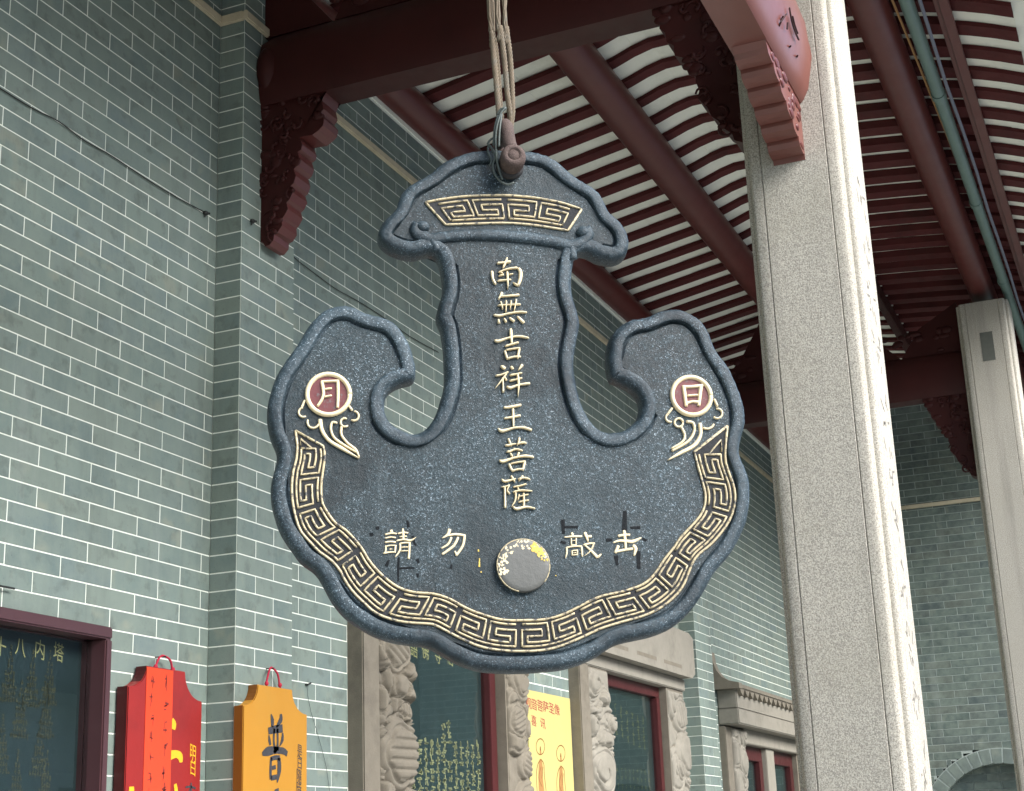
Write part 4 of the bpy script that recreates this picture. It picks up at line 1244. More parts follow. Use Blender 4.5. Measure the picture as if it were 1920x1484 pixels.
T1, T2, T3, T4 = (880, 470, 5.95), (880, 600, 5.95), (880, 740, 5.95), (880, 830, 5.95)
T5, T6 = (690, 950, 5.95), (1040, 950, 5.95)
CH = {
    'nan': (T1, [([(310, 135), (390, 128), (465, 115)], [22, 24, 32]), ([(425, 72), (405, 130), (375, 190)], [22, 30, 16]), ([(255, 222), (265, 310), (298, 375)], [34, 30, 22]), ([(325, 238), (430, 200), (540, 185)], [12, 18, 26]),
                 ([(548, 188), (575, 230), (570, 310), (545, 388)], [30, 42, 40, 28]), ([(548, 385), (515, 370), (488, 350)], [26, 18, 6]), ([(330, 276), (388, 265)], [16, 14]), ([(440, 264), (492, 254)], [14, 14]),
                 ([(320, 332), (395, 325), (470, 318)], [20, 18, 16]), ([(425, 228), (430, 320), (432, 425)], [26, 24, 5]), ([(345, 230), (385, 262)], [20, 12])]),
    'wu': (T1, [([(368, 458), (350, 500), (325, 542)], [36, 28, 16]), ([(350, 506), (450, 500), (560, 488)], [20, 20, 30]), ([(320, 606), (450, 600), (575, 595)], [16, 14, 20]), ([(353, 562), (375, 652)], [20, 14]),
                ([(415, 550), (410, 682)], [20, 12]), ([(470, 552), (458, 652)], [20, 10]), ([(527, 538), (503, 668)], [24, 10]), ([(272, 712), (340, 720), (440, 698), (560, 680), (645, 685)], [16, 28, 20, 22, 20]),
                ([(328, 760), (333, 808)], [22, 34]), ([(390, 750), (415, 795)], [16, 30]), ([(448, 742), (505, 785)], [16, 34]), ([(538, 728), (575, 765), (615, 800)], [18, 30, 38])]),
    'ji': (T2, [([(465, 92), (470, 180), (477, 262)], [34, 34, 20]), ([(283, 218), (320, 232), (455, 192), (560, 178), (668, 198)], [18, 32, 20, 24, 20]), ([(400, 288), (470, 268), (552, 245)], [22, 20, 26]),
                ([(398, 338), (412, 385), (430, 435)], [26, 24, 24]), ([(405, 332), (490, 318), (570, 308)], [16, 16, 22]), ([(562, 315), (550, 370), (545, 430)], [30, 26, 22]), ([(425, 428), (500, 408), (578, 405)], [26, 20, 24])]),
    'xiang': (T2, [([(355, 508), (405, 538)], [28, 44]), ([(295, 618), (360, 608), (438, 575)], [22, 18, 18]), ([(420, 588), (370, 660), (288, 762)], [18, 22, 5]), ([(372, 640), (378, 720), (380, 805)], [22, 20, 24]), ([(390, 625), (420, 672)], [14, 26]),
                   ([(468, 512), (490, 545)], [30, 38]), ([(595, 492), (570, 530), (545, 558)], [36, 24, 8]), ([(455, 612), (530, 600), (592, 585)], [22, 18, 20]), ([(452, 675), (530, 660), (592, 642)], [24, 16, 18]),
                   ([(422, 735), (460, 752), (560, 720), (680, 702)], [20, 34, 24, 32]), ([(540, 590), (553, 700), (545, 855)], [22, 28, 5])]),
    'wang': (T3, [([(385, 140), (450, 135), (582, 110)], [26, 30, 30]), ([(388, 262), (470, 250), (575, 228)], [20, 24, 30]), ([(490, 150), (492, 250), (495, 365)], [26, 26, 16]), ([(320, 372), (370, 400), (500, 368), (600, 362), (700, 392)], [14, 38, 22, 28, 30])]),
    'pu': (T3, [([(400, 562), (440, 560), (520, 545)], [20, 26, 14]), ([(530, 548), (600, 530), (642, 540)], [14, 28, 18]), ([(437, 485), (455, 530), (472, 575)], [24, 24, 10]), ([(562, 478), (552, 530), (535, 565)], [28, 22, 10]),
                ([(418, 630), (450, 632), (520, 606), (598, 622)], [18, 24, 18, 20]), ([(462, 650), (488, 700)], [26, 16]), ([(558, 640), (535, 692)], [30, 16]), ([(338, 725), (375, 742), (500, 702), (620, 680), (722, 695)], [18, 38, 22, 30, 28]),
                ([(445, 768), (465, 815), (490, 855)], [26, 28, 22]), ([(455, 770), (540, 752), (632, 742)], [16, 16, 24]), ([(625, 748), (610, 790), (600, 845)], [30, 28, 22]), ([(480, 848), (545, 830), (612, 828)], [24, 20, 24]), ([(503, 592), (503, 622)], [14, 18])]),
    'sa': (T4, [([(362, 402), (400, 428), (520, 400)], [12, 28, 14]), ([(545, 402), (620, 390), (682, 410)], [14, 24, 16]), ([(470, 366), (490, 400), (512, 440)], [26, 22, 8]), ([(600, 364), (580, 395), (555, 428)], [26, 20, 8]),
                ([(360, 492), (400, 490), (455, 470)], [14, 18, 16]), ([(398, 490), (400, 600), (402, 728)], [22, 24, 26]), ([(448, 475), (425, 530), (455, 570)], [16, 14, 20]), ([(492, 492), (560, 480), (640, 458)], [18, 16, 18]), ([(540, 490), (558, 535)], [14, 20]),
                ([(490, 548), (580, 530), (705, 538)], [20, 18, 16]), ([(520, 545), (515, 640), (470, 715)], [18, 20, 6]), ([(560, 575), (545, 640)], [18, 10]), ([(548, 602), (600, 590), (662, 575)], [14, 14, 14]), ([(552, 662), (610, 648), (668, 640)], [18, 16, 16]),
                ([(610, 560), (612, 640), (610, 725)], [20, 24, 26]), ([(488, 708), (530, 735), (640, 715), (738, 735)], [10, 34, 26, 18])]),
    'qing': (T5, [([(258, 255), (266, 285)], [30, 44]), ([(192, 308), (260, 292), (322, 298)], [24, 20, 20]), ([(192, 348), (255, 336), (312, 342)], [22, 16, 20]), ([(190, 395), (250, 386), (312, 392)], [24, 20, 24]), ([(198, 430), (200, 475), (188, 522)], [20, 20, 22]),
                  ([(195, 440), (260, 428), (322, 432)], [16, 16, 18]), ([(310, 432), (305, 470), (302, 512)], [24, 22, 18]), ([(172, 518), (240, 505), (312, 502)], [22, 20, 20]), ([(245, 470), (270, 470)], [18, 18]), ([(390, 240), (395, 300), (397, 372)], [22, 30, 22]),
                  ([(335, 298), (395, 284), (450, 290)], [22, 20, 20]), ([(355, 332), (435, 326)], [18, 18]), ([(318, 378), (400, 362), (480, 372), (540, 335)], [20, 22, 24, 5]), ([(358, 405), (358, 480), (305, 560)], [22, 24, 14]), ([(355, 408), (420, 398), (478, 402)], [18, 20, 20]),
                  ([(465, 402), (462, 480), (455, 580)], [28, 26, 28]), ([(372, 450), (450, 446)], [14, 14]), ([(370, 492), (450, 488)], [14, 14])]),
    'wu2': (T5, [([(915, 245), (890, 310), (828, 348)], [40, 34, 12]), ([(880, 320), (980, 305), (1090, 318)], [24, 30, 26]), ([(1080, 312), (1060, 430), (985, 545)], [32, 30, 26]), ([(992, 542), (972, 490)], [26, 20]), ([(935, 335), (895, 415), (820, 462)], [28, 26, 20]), ([(1010, 335), (955, 435), (828, 530)], [30, 30, 28])]),
    'qiao': (T6, [([(195, 285), (208, 325)], [30, 34]), ([(112, 338), (210, 328), (312, 328)], [18, 24, 26]), ([(190, 348), (190, 425)], [18, 16]), ([(245, 345), (242, 425)], [18, 16]), ([(195, 376), (240, 373)], [10, 10]), ([(185, 425), (250, 425)], [16, 16]), ([(138, 448), (140, 510), (125, 570)], [24, 22, 12]),
                  ([(130, 455), (220, 438), (312, 440)], [20, 20, 22]), ([(303, 440), (310, 500), (312, 555)], [28, 24, 20]), ([(198, 485), (200, 542)], [16, 16]), ([(195, 488), (265, 482)], [14, 16]), ([(260, 485), (255, 540)], [18, 16]), ([(200, 537), (265, 532)], [14, 14]), ([(215, 512), (245, 510)], [14, 14]),
                  ([(340, 282), (360, 330), (378, 388)], [40, 34, 18]), ([(365, 332), (418, 325)], [26, 34]), ([(325, 425), (390, 408), (455, 405)], [22, 24, 18]), ([(442, 408), (405, 490), (335, 548)], [22, 16, 6]), ([(340, 425), (415, 490), (485, 565)], [18, 30, 38]), ([(485, 565), (525, 525)], [30, 18])]),
    'ji2': (T6, [([(780, 260), (792, 370), (800, 485)], [36, 34, 26]), ([(712, 325), (780, 312), (848, 310)], [30, 28, 28]), ([(658, 400), (720, 378), (800, 380), (880, 385), (972, 342)], [20, 28, 34, 40, 18]), ([(718, 430), (700, 470), (680, 515)], [38, 34, 34]), ([(685, 500), (790, 478), (880, 465)], [30, 32, 30]), ([(880, 425), (910, 465), (890, 545)], [36, 42, 22])]),
}
for nm, (tile, sts) in CH.items():
    mb = MB()
    for pts, wds in sts: stroke(mb, tile, pts, [w_ * (1.0 if tile in (T5, T6) else 1.08) for w_ in wds], 0.0042 if tile not in (T5, T6) else 0.0016, FIELD + 0.0003, pl2)
    mb.build('character', GOLDL, plate, smooth=False, local=True)
# ghost of the earlier lettering, painted out in black
gh = MB()
for tile, pts, wds in ((T5, [(440, 148), (455, 225)], [26, 34]), (T5, [(105, 215), (110, 250)], [40, 40]), (T5, [(20, 310), (60, 300)], [40, 36]), (T5, [(345, 560), (340, 690), (338, 830)], [24, 24, 16]), (T5, [(355, 685), (520, 678)], [24, 22]), (T5, [(550, 580), (570, 625)], [40, 24]),
                       (T5, [(235, 590), (205, 660)], [26, 40]), (T5, [(500, 320), (520, 400), (540, 430)], [30, 26, 14]), (T5, [(555, 740), (560, 790)], [30, 16]), (T6, [(95, 140), (105, 300)], [46, 34]), (T6, [(110, 225), (265, 222)], [26, 30]), (T6, [(790, 40), (785, 260)], [40, 60]), (T6, [(850, 232), (962, 228)], [26, 34]),
                       (T6, [(940, 490), (945, 690)], [50, 40]), (T6, [(690, 540), (705, 650)], [50, 24]), (T6, [(985, 350), (1035, 375)], [30, 26]), (T6, [(580, 370), (650, 365)], [40, 30]), (T6, [(70, 390), (130, 400)], [30, 30]), (T5, [(935, 640), (930, 690)], [20, 26])):
    stroke(gh, tile, pts, wds, 0.0, FIELD + 0.0004, pl2, flat=True)
gh.build('painted_out_strokes', BLACKP, plate, local=True, kind='stuff')
# flecks of yellow left beside the boss
fl = MB()
for tile, pts, wds in (((780, 1020, 3.6615), [(430, 35), (432, 50)], [8, 10]), ((780, 1020, 3.6615), [(438, 95), (437, 155)], [6, 12]), ((780, 1020, 3.6615), [(449, 185), (450, 195)], [8, 8]), (T6, [(15, 760), (22, 770)], [10, 10])):
    stroke(fl, tile, pts, wds, 0.0, FIELD + 0.0006, pl2, flat=True)
fl.build('gold_flecks', FLAKE, plate, local=True)
# striking boss
bc = pl2(981, 1061); e_px = np.linalg.norm(pl2(982, 1061) - bc)
R_ = 50 * e_px
m = MB(); vs = []; rings = [(1.0, 0), (1.0, 0.0055), (0.985, 0.0082), (0.95, 0.0095), (0.8, 0.0102), (0.5, 0.0106), (0.2, 0.0108)]
for rr_, z in rings: vs += [(bc[0] + R_ * rr_ * math.cos(2 * math.pi * i / 40), bc[1] + R_ * rr_ * math.sin(2 * math.pi * i / 40), FIELD + z) for i in range(40)]
fs = [(i * 40 + j, i * 40 + (j + 1) % 40, (i + 1) * 40 + (j + 1) % 40, (i + 1) * 40 + j) for i in range(len(rings) - 1) for j in range(40)] + [tuple((len(rings) - 1) * 40 + j for j in range(40))]
m.add(vs, fs).build('striking_boss', BOSS, plate, smooth='all', local=True)
boss_o = bpy.data.objects['striking_boss']
m = MB(); bead(m, [bc + R_ * 0.985 * np.array([math.cos(0.2 + 5.2 * i / 60 - 0.9), math.sin(0.2 + 5.2 * i / 60 - 0.9)]) for i in range(61)], 0.0022, 0.0022, FIELD + 0.0070, n=5); m.build('gilt_edge', GOLD, boss_o, smooth='all', local=True)
fk = MB(); rr = random.Random(4)
for i in range(90):
    a = rr.uniform(0.15, 2.9); q = rr.uniform(0.62, 0.93)
    if rr.random() < 0.35: a = rr.uniform(2.3, 3.6)
    s = rr.uniform(0.0008, 0.0028)
    c = (bc[0] + R_ * q * math.cos(a), bc[1] + R_ * q * math.sin(a))
    zz = FIELD + float(np.interp(q, [0.2, 0.5, 0.8, 0.93, 1.0], [0.0108, 0.0106, 0.0102, 0.0096, 0.0080])) + 0.0004
    nv = rr.randint(4, 6)
    fk.add([(c[0] + s * rr.uniform(0.6, 1.3) * math.cos(6.283 * j / nv), c[1] + s * rr.uniform(0.6, 1.3) * math.sin(6.283 * j / nv), zz) for j in range(nv)], [tuple(range(nv))])
fk.build('paint_flakes', GOLDL, boss_o, local=True, kind='stuff')
fk = MB()
for i in range(46):
    a = rr.gauss(0.75, 0.22); q = rr.uniform(0.66, 0.93); s = rr.uniform(0.001, 0.0036)
    c = (bc[0] + R_ * q * math.cos(a), bc[1] + R_ * q * math.sin(a)); zz = FIELD + float(np.interp(q, [0.2, 0.5, 0.8, 0.93, 1.0], [0.0108, 0.0106, 0.0102, 0.0096, 0.0080])) + 0.0006
    fk.add([(c[0] + s * rr.uniform(0.6, 1.3) * math.cos(6.283 * j / 5), c[1] + s * rr.uniform(0.6, 1.3) * math.sin(6.283 * j / 5), zz) for j in range(5)], [(0, 1, 2, 3, 4)])
fk.build('gold_flakes', FLAKE, boss_o, local=True, kind='stuff')


# moon and sun emblems with cloud tails
def emblem(nm, cpx, rpx, tile, sts, tails, circles):
    cc = pl2(*cpx)
    m = MB(); m.add([(cc[0] + (rpx - 3) * e_px * math.cos(2 * math.pi * i / 36), cc[1] + (rpx - 3) * e_px * math.sin(2 * math.pi * i / 36), FIELD + 0.0012) for i in range(36)], [tuple(range(36))])
    disc = m.build(nm, REDE, plate, local=True)
    m = MB(); bead(m, [cc + (rpx - 4) * e_px * np.array([math.cos(2 * math.pi * i / 48), math.sin(2 * math.pi * i / 48)]) for i in range(49)], 9.2 * e_px, 0.0055, FIELD + 0.0002, n=7)
    m.build('ring', GOLDL, disc, smooth='all', local=True)
    m = MB()
    for pts, wds in sts: stroke(m, tile, pts, wds, 0.0035, FIELD + 0.0012, pl2)
    m.build('character', GOLDL, disc, local=True)
    m = MB()
    for pts, wds in tails: stroke(m, tile, pts, [w_ * 1.25 for w_ in wds], 0.0036, FIELD + 0.0002, pl2)
    for (x, y, r_, a0, a1) in circles:
        stroke(m, tile, [(x + r_ * math.cos(a0 + (a1 - a0) * i / 10), y + r_ * math.sin(a0 + (a1 - a0) * i / 10)) for i in range(11)], [20] * 11, 0.0034, FIELD + 0.0002, pl2)
    m.build('cloud_tail', GOLDL, disc, local=True)


emblem('moon_emblem', (616, 738.5), 44, (540, 680, 4.76), [([(302, 158), (315, 290), (262, 388)], [32, 30, 24]), ([(292, 166), (375, 162), (458, 160)], [24, 24, 26]), ([(445, 160), (447, 280), (442, 402)], [32, 30, 26]), ([(320, 236), (392, 226)], [22, 20]), ([(320, 304), (392, 290)], [22, 20])],
       [([(285, 500), (305, 600), (368, 690), (490, 765), (635, 852)], [32, 28, 26, 28, 6]), ([(440, 535), (395, 530), (383, 590), (410, 660), (480, 718), (615, 800)], [18, 20, 18, 18, 20, 10]), ([(478, 565), (478, 640), (535, 715), (605, 775), (638, 845)], [22, 18, 18, 22, 8]), ([(150, 330), (120, 400)], [16, 18]), ([(545, 380), (575, 425)], [18, 20])],
       [(137, 440, 42, 1.0, 4.6), (225, 528, 52, 0.2, 3.6), (590, 472, 42, -1.6, 2.2), (508, 530, 38, 0.8, 5.2)])
emblem('sun_emblem', (1297.6, 741.6), 42.5, (1230, 680, 4.76), [([(250, 200), (262, 290), (275, 390)], [38, 34, 30]), ([(235, 212), (330, 210), (425, 200)], [30, 30, 34]), ([(405, 200), (396, 290), (385, 385)], [40, 34, 30]), ([(280, 292), (380, 286)], [20, 20]), ([(272, 360), (330, 345), (392, 350)], [34, 24, 34])],
       [([(275, 522), (335, 535), (345, 610), (290, 700), (145, 785)], [22, 20, 20, 20, 16]), ([(228, 565), (262, 650), (232, 710), (140, 765)], [18, 20, 18, 14]), ([(398, 535), (402, 640), (345, 735), (215, 808), (108, 868)], [30, 26, 30, 26, 6]), ([(150, 400), (105, 460)], [18, 18]), ([(525, 320), (555, 390)], [18, 18])],
       [(130, 488, 38, 1.2, 4.4), (208, 532, 38, 0, 6.2), (552, 450, 44, -1.8, 2.4), (462, 525, 62, 0.3, 2.2)])

# ------------------------------------------------------------------ shackle and rope
sh = thing('shackle', 'rusty iron shackle and round pin head hooked through the top of the gong plate', 'shackle', mat=PM)
a = pl2(944, 240); b_ = pl2(951, 287); c = pl2(957, 311)
m = MB()
pts = [(a[0] - 0.001, a[1] - 0.012, -0.012), (a[0], a[1] - 0.004, 0.008), (a[0], a[1] - 0.006, 0.022), (a[0] * 0.6 + b_[0] * 0.4, a[1] * 0.6 + b_[1] * 0.4, 0.029), (b_[0], b_[1], 0.033), (c[0], c[1] + 0.010, 0.034)]
m.tube(catmull(pts, 0.004), [0.0115] * len(catmull(pts, 0.004)), 14)
pts = [(a[0] - 0.001, a[1] - 0.010, -0.006), (a[0] - 0.004, a[1] - 0.012, -0.04), (b_[0] - 0.004, b_[1], -0.055), (c[0] - 0.004, c[1], -0.058)]
m.tube(catmull(pts, 0.004), [0.0105] * len(catmull(pts, 0.004)), 12)
m.build('bow', RUST, sh, smooth='all', local=True)
m = MB()
R1 = 25.5 * e_px
prof2 = [(0.0, 0.046), (0.44, 0.046), (0.47, 0.0445), (0.50, 0.0475), (0.72, 0.0470), (0.90, 0.0440), (1.0, 0.0370), (1.0, 0.018), (0.93, 0.010), (0.6, 0.006)]
vs = [];
for rr_, z in prof2: vs += [(c[0] + R1 * max(rr_, 0.001) * math.cos(2 * math.pi * i / 32), c[1] - 0.001 + R1 * max(rr_, 0.001) * math.sin(2 * math.pi * i / 32), z) for i in range(32)]
fs = [(i * 32 + j, i * 32 + (j + 1) % 32, (i + 1) * 32 + (j + 1) % 32, (i + 1) * 32 + j) for i in range(len(prof2) - 1) for j in range(32)]
m.add(vs, fs).build('pin_head', RUST, sh, smooth='all', local=True)
m = MB(); m.tube([(c[0], c[1], 0.02), (c[0], c[1], -0.065)], 0.013, 14); m.lump((c[0] - 0.002, c[1] - 0.008, 0.004), (0.024, 0.020, 0.010), 14, 8)
m.build('pin', m_plain('dark_greasy_iron', (0.02, 0.02, 0.022), 0.6, 0.3, 80, 0.3), sh, smooth='all', local=True)

rope = thing('steel_rope', 'doubled loop of weathered twisted steel rope holding the gong plate', 'rope', mat=PM)
ZT = 2.43 - PC[2]


def twisted(path, r_, turns_per_m, name, strands=5):
    Q = catmull([np.array(p, float) for p in path], 0.006)
    m = MB()
    for s_ in range(strands):
        P = []; L = 0
        for i, q in enumerate(Q):
            if i: L += np.linalg.norm(q - Q[i - 1])
            t = Q[min(i + 1, len(Q) - 1)] - Q[max(i - 1, 0)]; t /= np.linalg.norm(t) + 1e-12
            u = np.array([1.0, 0, 0]) - t * t[0]; u /= np.linalg.norm(u); v = np.cross(t, u)
            an = 2 * math.pi * (turns_per_m * L + s_ / strands)
            P.append(q + (math.cos(an) * u + math.sin(an) * v) * r_ * 0.62)
        m.tube(P, r_ * 0.40, 6)
    m.build(name, CABLE, rope, smooth='all', local=True)


def R3(u, v, z): q = pl2(u, v); return (q[0], q[1], z)


topx = pl2(930, 0)
twisted([(pl2(912, 0)[0] - 0.012, ZT, 0.0)] + [R3(u, v, z) for u, v, z in ((917, 0, 0.006), (922, 70, 0.010), (926, 130, 0.014), (931, 190, 0.017), (934, 225, 0.016), (938, 248, 0.004))], 0.0056, 28, 'rope_strand')
twisted([(pl2(930, 0)[0] - 0.004, ZT, 0.012)] + [R3(u, v, z) for u, v, z in ((930, 0, 0.014), (936, 60, 0.016), (943, 115, 0.016), (949, 175, 0.012), (955, 218, 0.006), (955, 245, -0.008))], 0.0052, 28, 'rope_strand')
twisted([(pl2(948, 0)[0] + 0.006, ZT, -0.006)] + [R3(u, v, z) for u, v, z in ((946, 0, -0.004), (950, 50, -0.004), (957, 105, -0.004), (961, 165, -0.006), (962, 210, -0.008), (958, 240, -0.012))], 0.0052, 28, 'rope_strand')
twisted([(pl2(925, 0)[0], ZT, -0.012)] + [R3(u, v, z) for u, v, z in ((924, 0, -0.012), (930, 70, -0.012), (936, 130, -0.012), (940, 190, -0.012), (945, 240, -0.012))], 0.0046, 28, 'rope_strand')
# rope turned round the eave beam
m = MB()
for dx in (-0.02, 0.0, 0.02):
    P = PC + PD * (topx[0] + dx)
    loop = []
    for (y, z) in ((0.993, 2.404), (0.842, 2.404), (0.830, 2.56), (0.842, 2.80), (0.87, 2.823), (0.975, 2.823), (0.993, 2.79), (0.993, 2.404)):
        q = np.array([P[0], y, z]) - PC
        loop.append((q @ PD, q[2], q @ PN))
    m.tube(loop, 0.0055, 8)
m.build('beam_lashing', CABLE, rope, smooth='all', local=True)
tie = MB()
for pts in ([(928, 232, .03), (935, 222, .034), (944, 221, .036)], [(944, 221, .036), (934, 232, .036), (926, 262, .034), (926, 290, .03), (930, 320, .024), (940, 345, .016)], [(926, 300, .02), (918, 282, .014), (913, 276, .012), (919, 270, .018), (930, 268, .02), (938, 272, .02)],
            [(915, 276, .010), (914, 290, .010), (920, 305, .010), (917, 316, .010)], [(928, 300, .022), (922, 320, .016), (930, 340, .014), (948, 352, .012), (962, 348, .012)], [(930, 232, .03), (924, 255, .03), (922, 285, .024)], [(936, 232, .034), (932, 262, .036), (931, 292, .034)]):
    tie.tube(catmull([np.array(R3(u, v, z)) for u, v, z in pts], 0.004), 0.0021, 6)
t_ = tie.build('wire_tie', WIREG, None, smooth='all', local=True)
t_.matrix_world = PM
tag(t_, 'dark wire twisted round the shackle at the top of the gong plate', 'wire')

# ------------------------------------------------------------------ things on the wall
def planeY(y):
    return lambda u, v: (lambda P: np.array([P[0], P[2]]))(onY(u, v, y))


def print_mesh(mb, y):
    """2D (x,z,depth) -> world on plane y"""
    mb.v = [(p[0], y - p[2], p[1]) for p in mb.v]
    return mb


_glyph_cache = {}


def glyph(ch):
    if ch not in _glyph_cache:
        cu = bpy.data.curves.new('glyph', 'FONT'); cu.body = ch; cu.size = 1.0
        ob = bpy.data.objects.new('glyph', cu); COL.objects.link(ob)
        dg = bpy.context.evaluated_depsgraph_get()
        me = bpy.data.meshes.new_from_object(ob.evaluated_get(dg))
        v = np.array([q.co[:2] for q in me.vertices]) if len(me.vertices) else np.zeros((0, 2))
        f = [tuple(p.vertices) for p in me.polygons]
        bpy.data.objects.remove(ob); bpy.data.curves.remove(cu); bpy.data.meshes.remove(me)
        if len(v):
            v = (v - v.min(0)) / max((v.max(0) - v.min(0)).max(), 1e-6)
            v = v - (v.max(0)) / 2
        _glyph_cache[ch] = (v, f)
    return _glyph_cache[ch]


def put_glyph(mb, ch, cx, cz, sx, sz, y, shear=0.0):
    v, f = glyph(ch)
    if len(v): mb.add([(cx + p[0] * sx, y, cz + p[1] * sz + shear * p[0]) for p in v], f)


def scribble(mb, cx, cz, sx, sz, y, rr, th=0.16):
    """an unreadable small character: a few crossing brush strokes"""
    for _ in range(rr.randint(4, 6)):
        hz = rr.random() < 0.55
        a = rr.uniform(-0.15, 0.25) if hz else rr.uniform(1.25, 1.9)
        L = rr.uniform(0.35, 0.95); x, z = rr.uniform(-0.25, 0.25), rr.uniform(-0.38, 0.38)
        dx, dz_ = math.cos(a) * L / 2, math.sin(a) * L / 2; nx, nz = -math.sin(a) * th / 2, math.cos(a) * th / 2
        mb.add([(cx + (x + i * dx + j * nx) * sx, y, cz + (z + i * dz_ + j * nz) * sz) for i, j in ((-1, -1), (1, -1), (1, 1), (-1, 1))], [(0, 1, 2, 3)])


def cord_loop(u0, v0, u1, v1, ut, vt, y, label):
    rt = thing('hanging_cord', label, 'cord', tuple(onY(ut, vt, y)))
    A, B, T = onY(u0, v0, y), onY(u1, v1, y), onY(ut, vt, y)
    mid = lambda p, q, o_: (p + q) / 2 + np.array([o_, -0.004, 0.010])
    m = MB(); m.tube(catmull([A, mid(A, T, -0.008), T, mid(B, T, 0.008), B], 0.004), 0.0038, 8); m.build('cord_loop', CORD, rt, smooth='all')
    for E_, dx in ((A, 0.004), (B, 0.006)):
        m = MB(); m.lump(E_ + np.array([0, -0.002, 0.002]), (0.008, 0.008, 0.009), 8, 6); m.tube([E_, E_ + np.array([dx, -0.006, -0.019])], 0.003, 6)
        m.build('knot', CORD, rt, smooth='all')
    m = MB(); m.tube([T + np.array([0, -0.012, -0.003]), np.array([T[0], y + 0.06, T[2] - 0.003])], 0.0022, 6); m.build('nail', WIRE, rt)


def scoop_board(name, label, y, thick, xl, xr, tl, tr, zs_l, zs_r, zt, mat, side):
    rt = thing(name, label, 'plaque', ((xl + xr) / 2, y, zt - 1.2), group='painted temple boards on cords')
    poly = [(xl, -0.75), (xl, zs_l)]
    for i in range(1, 8):
        a = i / 8 * math.pi / 2
        poly.append((xl + (tl - xl) * math.sin(a), zs_l + (zt - zs_l) * (1 - math.cos(a))))
    poly += [(tl, zt), (tr, zt)]
    for i in range(7, 0, -1):
        a = i / 8 * math.pi / 2
        poly.append((xr - (xr - tr) * math.sin(a), zs_r + (zt - zs_r) * (1 - math.cos(a))))
    poly += [(xr, zs_r), (xr, -0.75)]
    bm = bmesh.new()
    vs = [bm.verts.new((p[0], y, p[1])) for p in poly]
    f = bm.faces.new(vs)
    ext = bmesh.ops.extrude_face_region(bm, geom=[f])
    for q in ext['geom']:
        if isinstance(q, bmesh.types.BMVert): q.co.y += thick
    bmesh.ops.recalc_face_normals(bm, faces=bm.faces[:])
    eds = [e for e in bm.edges if all(abs(q.co.y - y) < 1e-6 for q in e.verts)]
    bmesh.ops.bevel(bm, geom=eds, offset=0.003, segments=2, affect='EDGES')
    ob = MB().addbm(bm).build('board', mat, rt)
    ob.data.materials.append(side)
    for p in ob.data.polygons:
        if p.normal.x < -0.6: p.material_index = 1  # left side only: darker copy of the board paint, shade in the colour
    return rt


YR = 3.148
red = scoop_board('red_board', 'red painted board with a paper strip and yellow brush writing, hanging left of the pilaster', YR, 0.045, 4.205, 4.630, 4.303, 4.525, 0.585, 0.565, 0.660, REDB, REDS)
m = MB(); m.box((4.300, YR - 0.0016, -0.74), (4.451, YR - 0.0006, 0.656)); m.build('paper_strip', PAPER, red)
mb = MB(); rr = random.Random(21)
for col_x, z0, st in ((4.335, 0.61, 0.062), (4.412, 0.61, 0.072)):
    for i in range(9):
        scribble(mb, col_x + rr.uniform(-.004, .004), z0 - i * st, 0.024, 0.032 if col_x < 4.4 else 0.044, YR - 0.0022, rr, 0.11)
mb.build('brush_note', INKF, red, kind='stuff')
TR = (0, 1113, 4.0)
mb = MB()
for pts, wds in (([(1285, 950), (1300, 985), (1298, 1020)], [40, 54, 34]), ([(1272, 1215), (1320, 1205), (1350, 1225), (1355, 1268)], [56, 44, 50, 30]), ([(1312, 1430), (1320, 1484), (1325, 1560)], [28, 34, 40]), ([(985, 1450), (985, 1500)], [44, 50])):
    stroke(mb, TR, pts, wds, 0, 0.0012, planeY(YR), flat=True)
print_mesh(mb, YR).build('yellow_writing', YELB, red)
mb = MB()
for i, ch in enumerate('明日'):
    P = onY(1445 / 4, 1113 + (1200, 1315)[i] / 4, YR)
    put_glyph(mb, ch, P[0], P[2], 0.036, 0.058 if i == 0 else 0.045, YR - 0.0012, -0.01)
mb.build('small_characters', YELB, red)
mb = MB()
for pts, wds in (([(1390, 1455), (1425, 1450), (1465, 1462)], [10, 12, 12]), ([(1432, 1420), (1432, 1500)], [12, 16]), ([(1430, 1460), (1405, 1500)], [10, 6])):
    stroke(mb, TR, pts, wds, 0, 0.0012, planeY(YR), flat=True)
print_mesh(mb, YR).build('black_mark', INK, red)
cord_loop(291, 1252, 323, 1257, 306, 1230, YR + 0.02, 'crimson cord loop tying the red board to its nail')

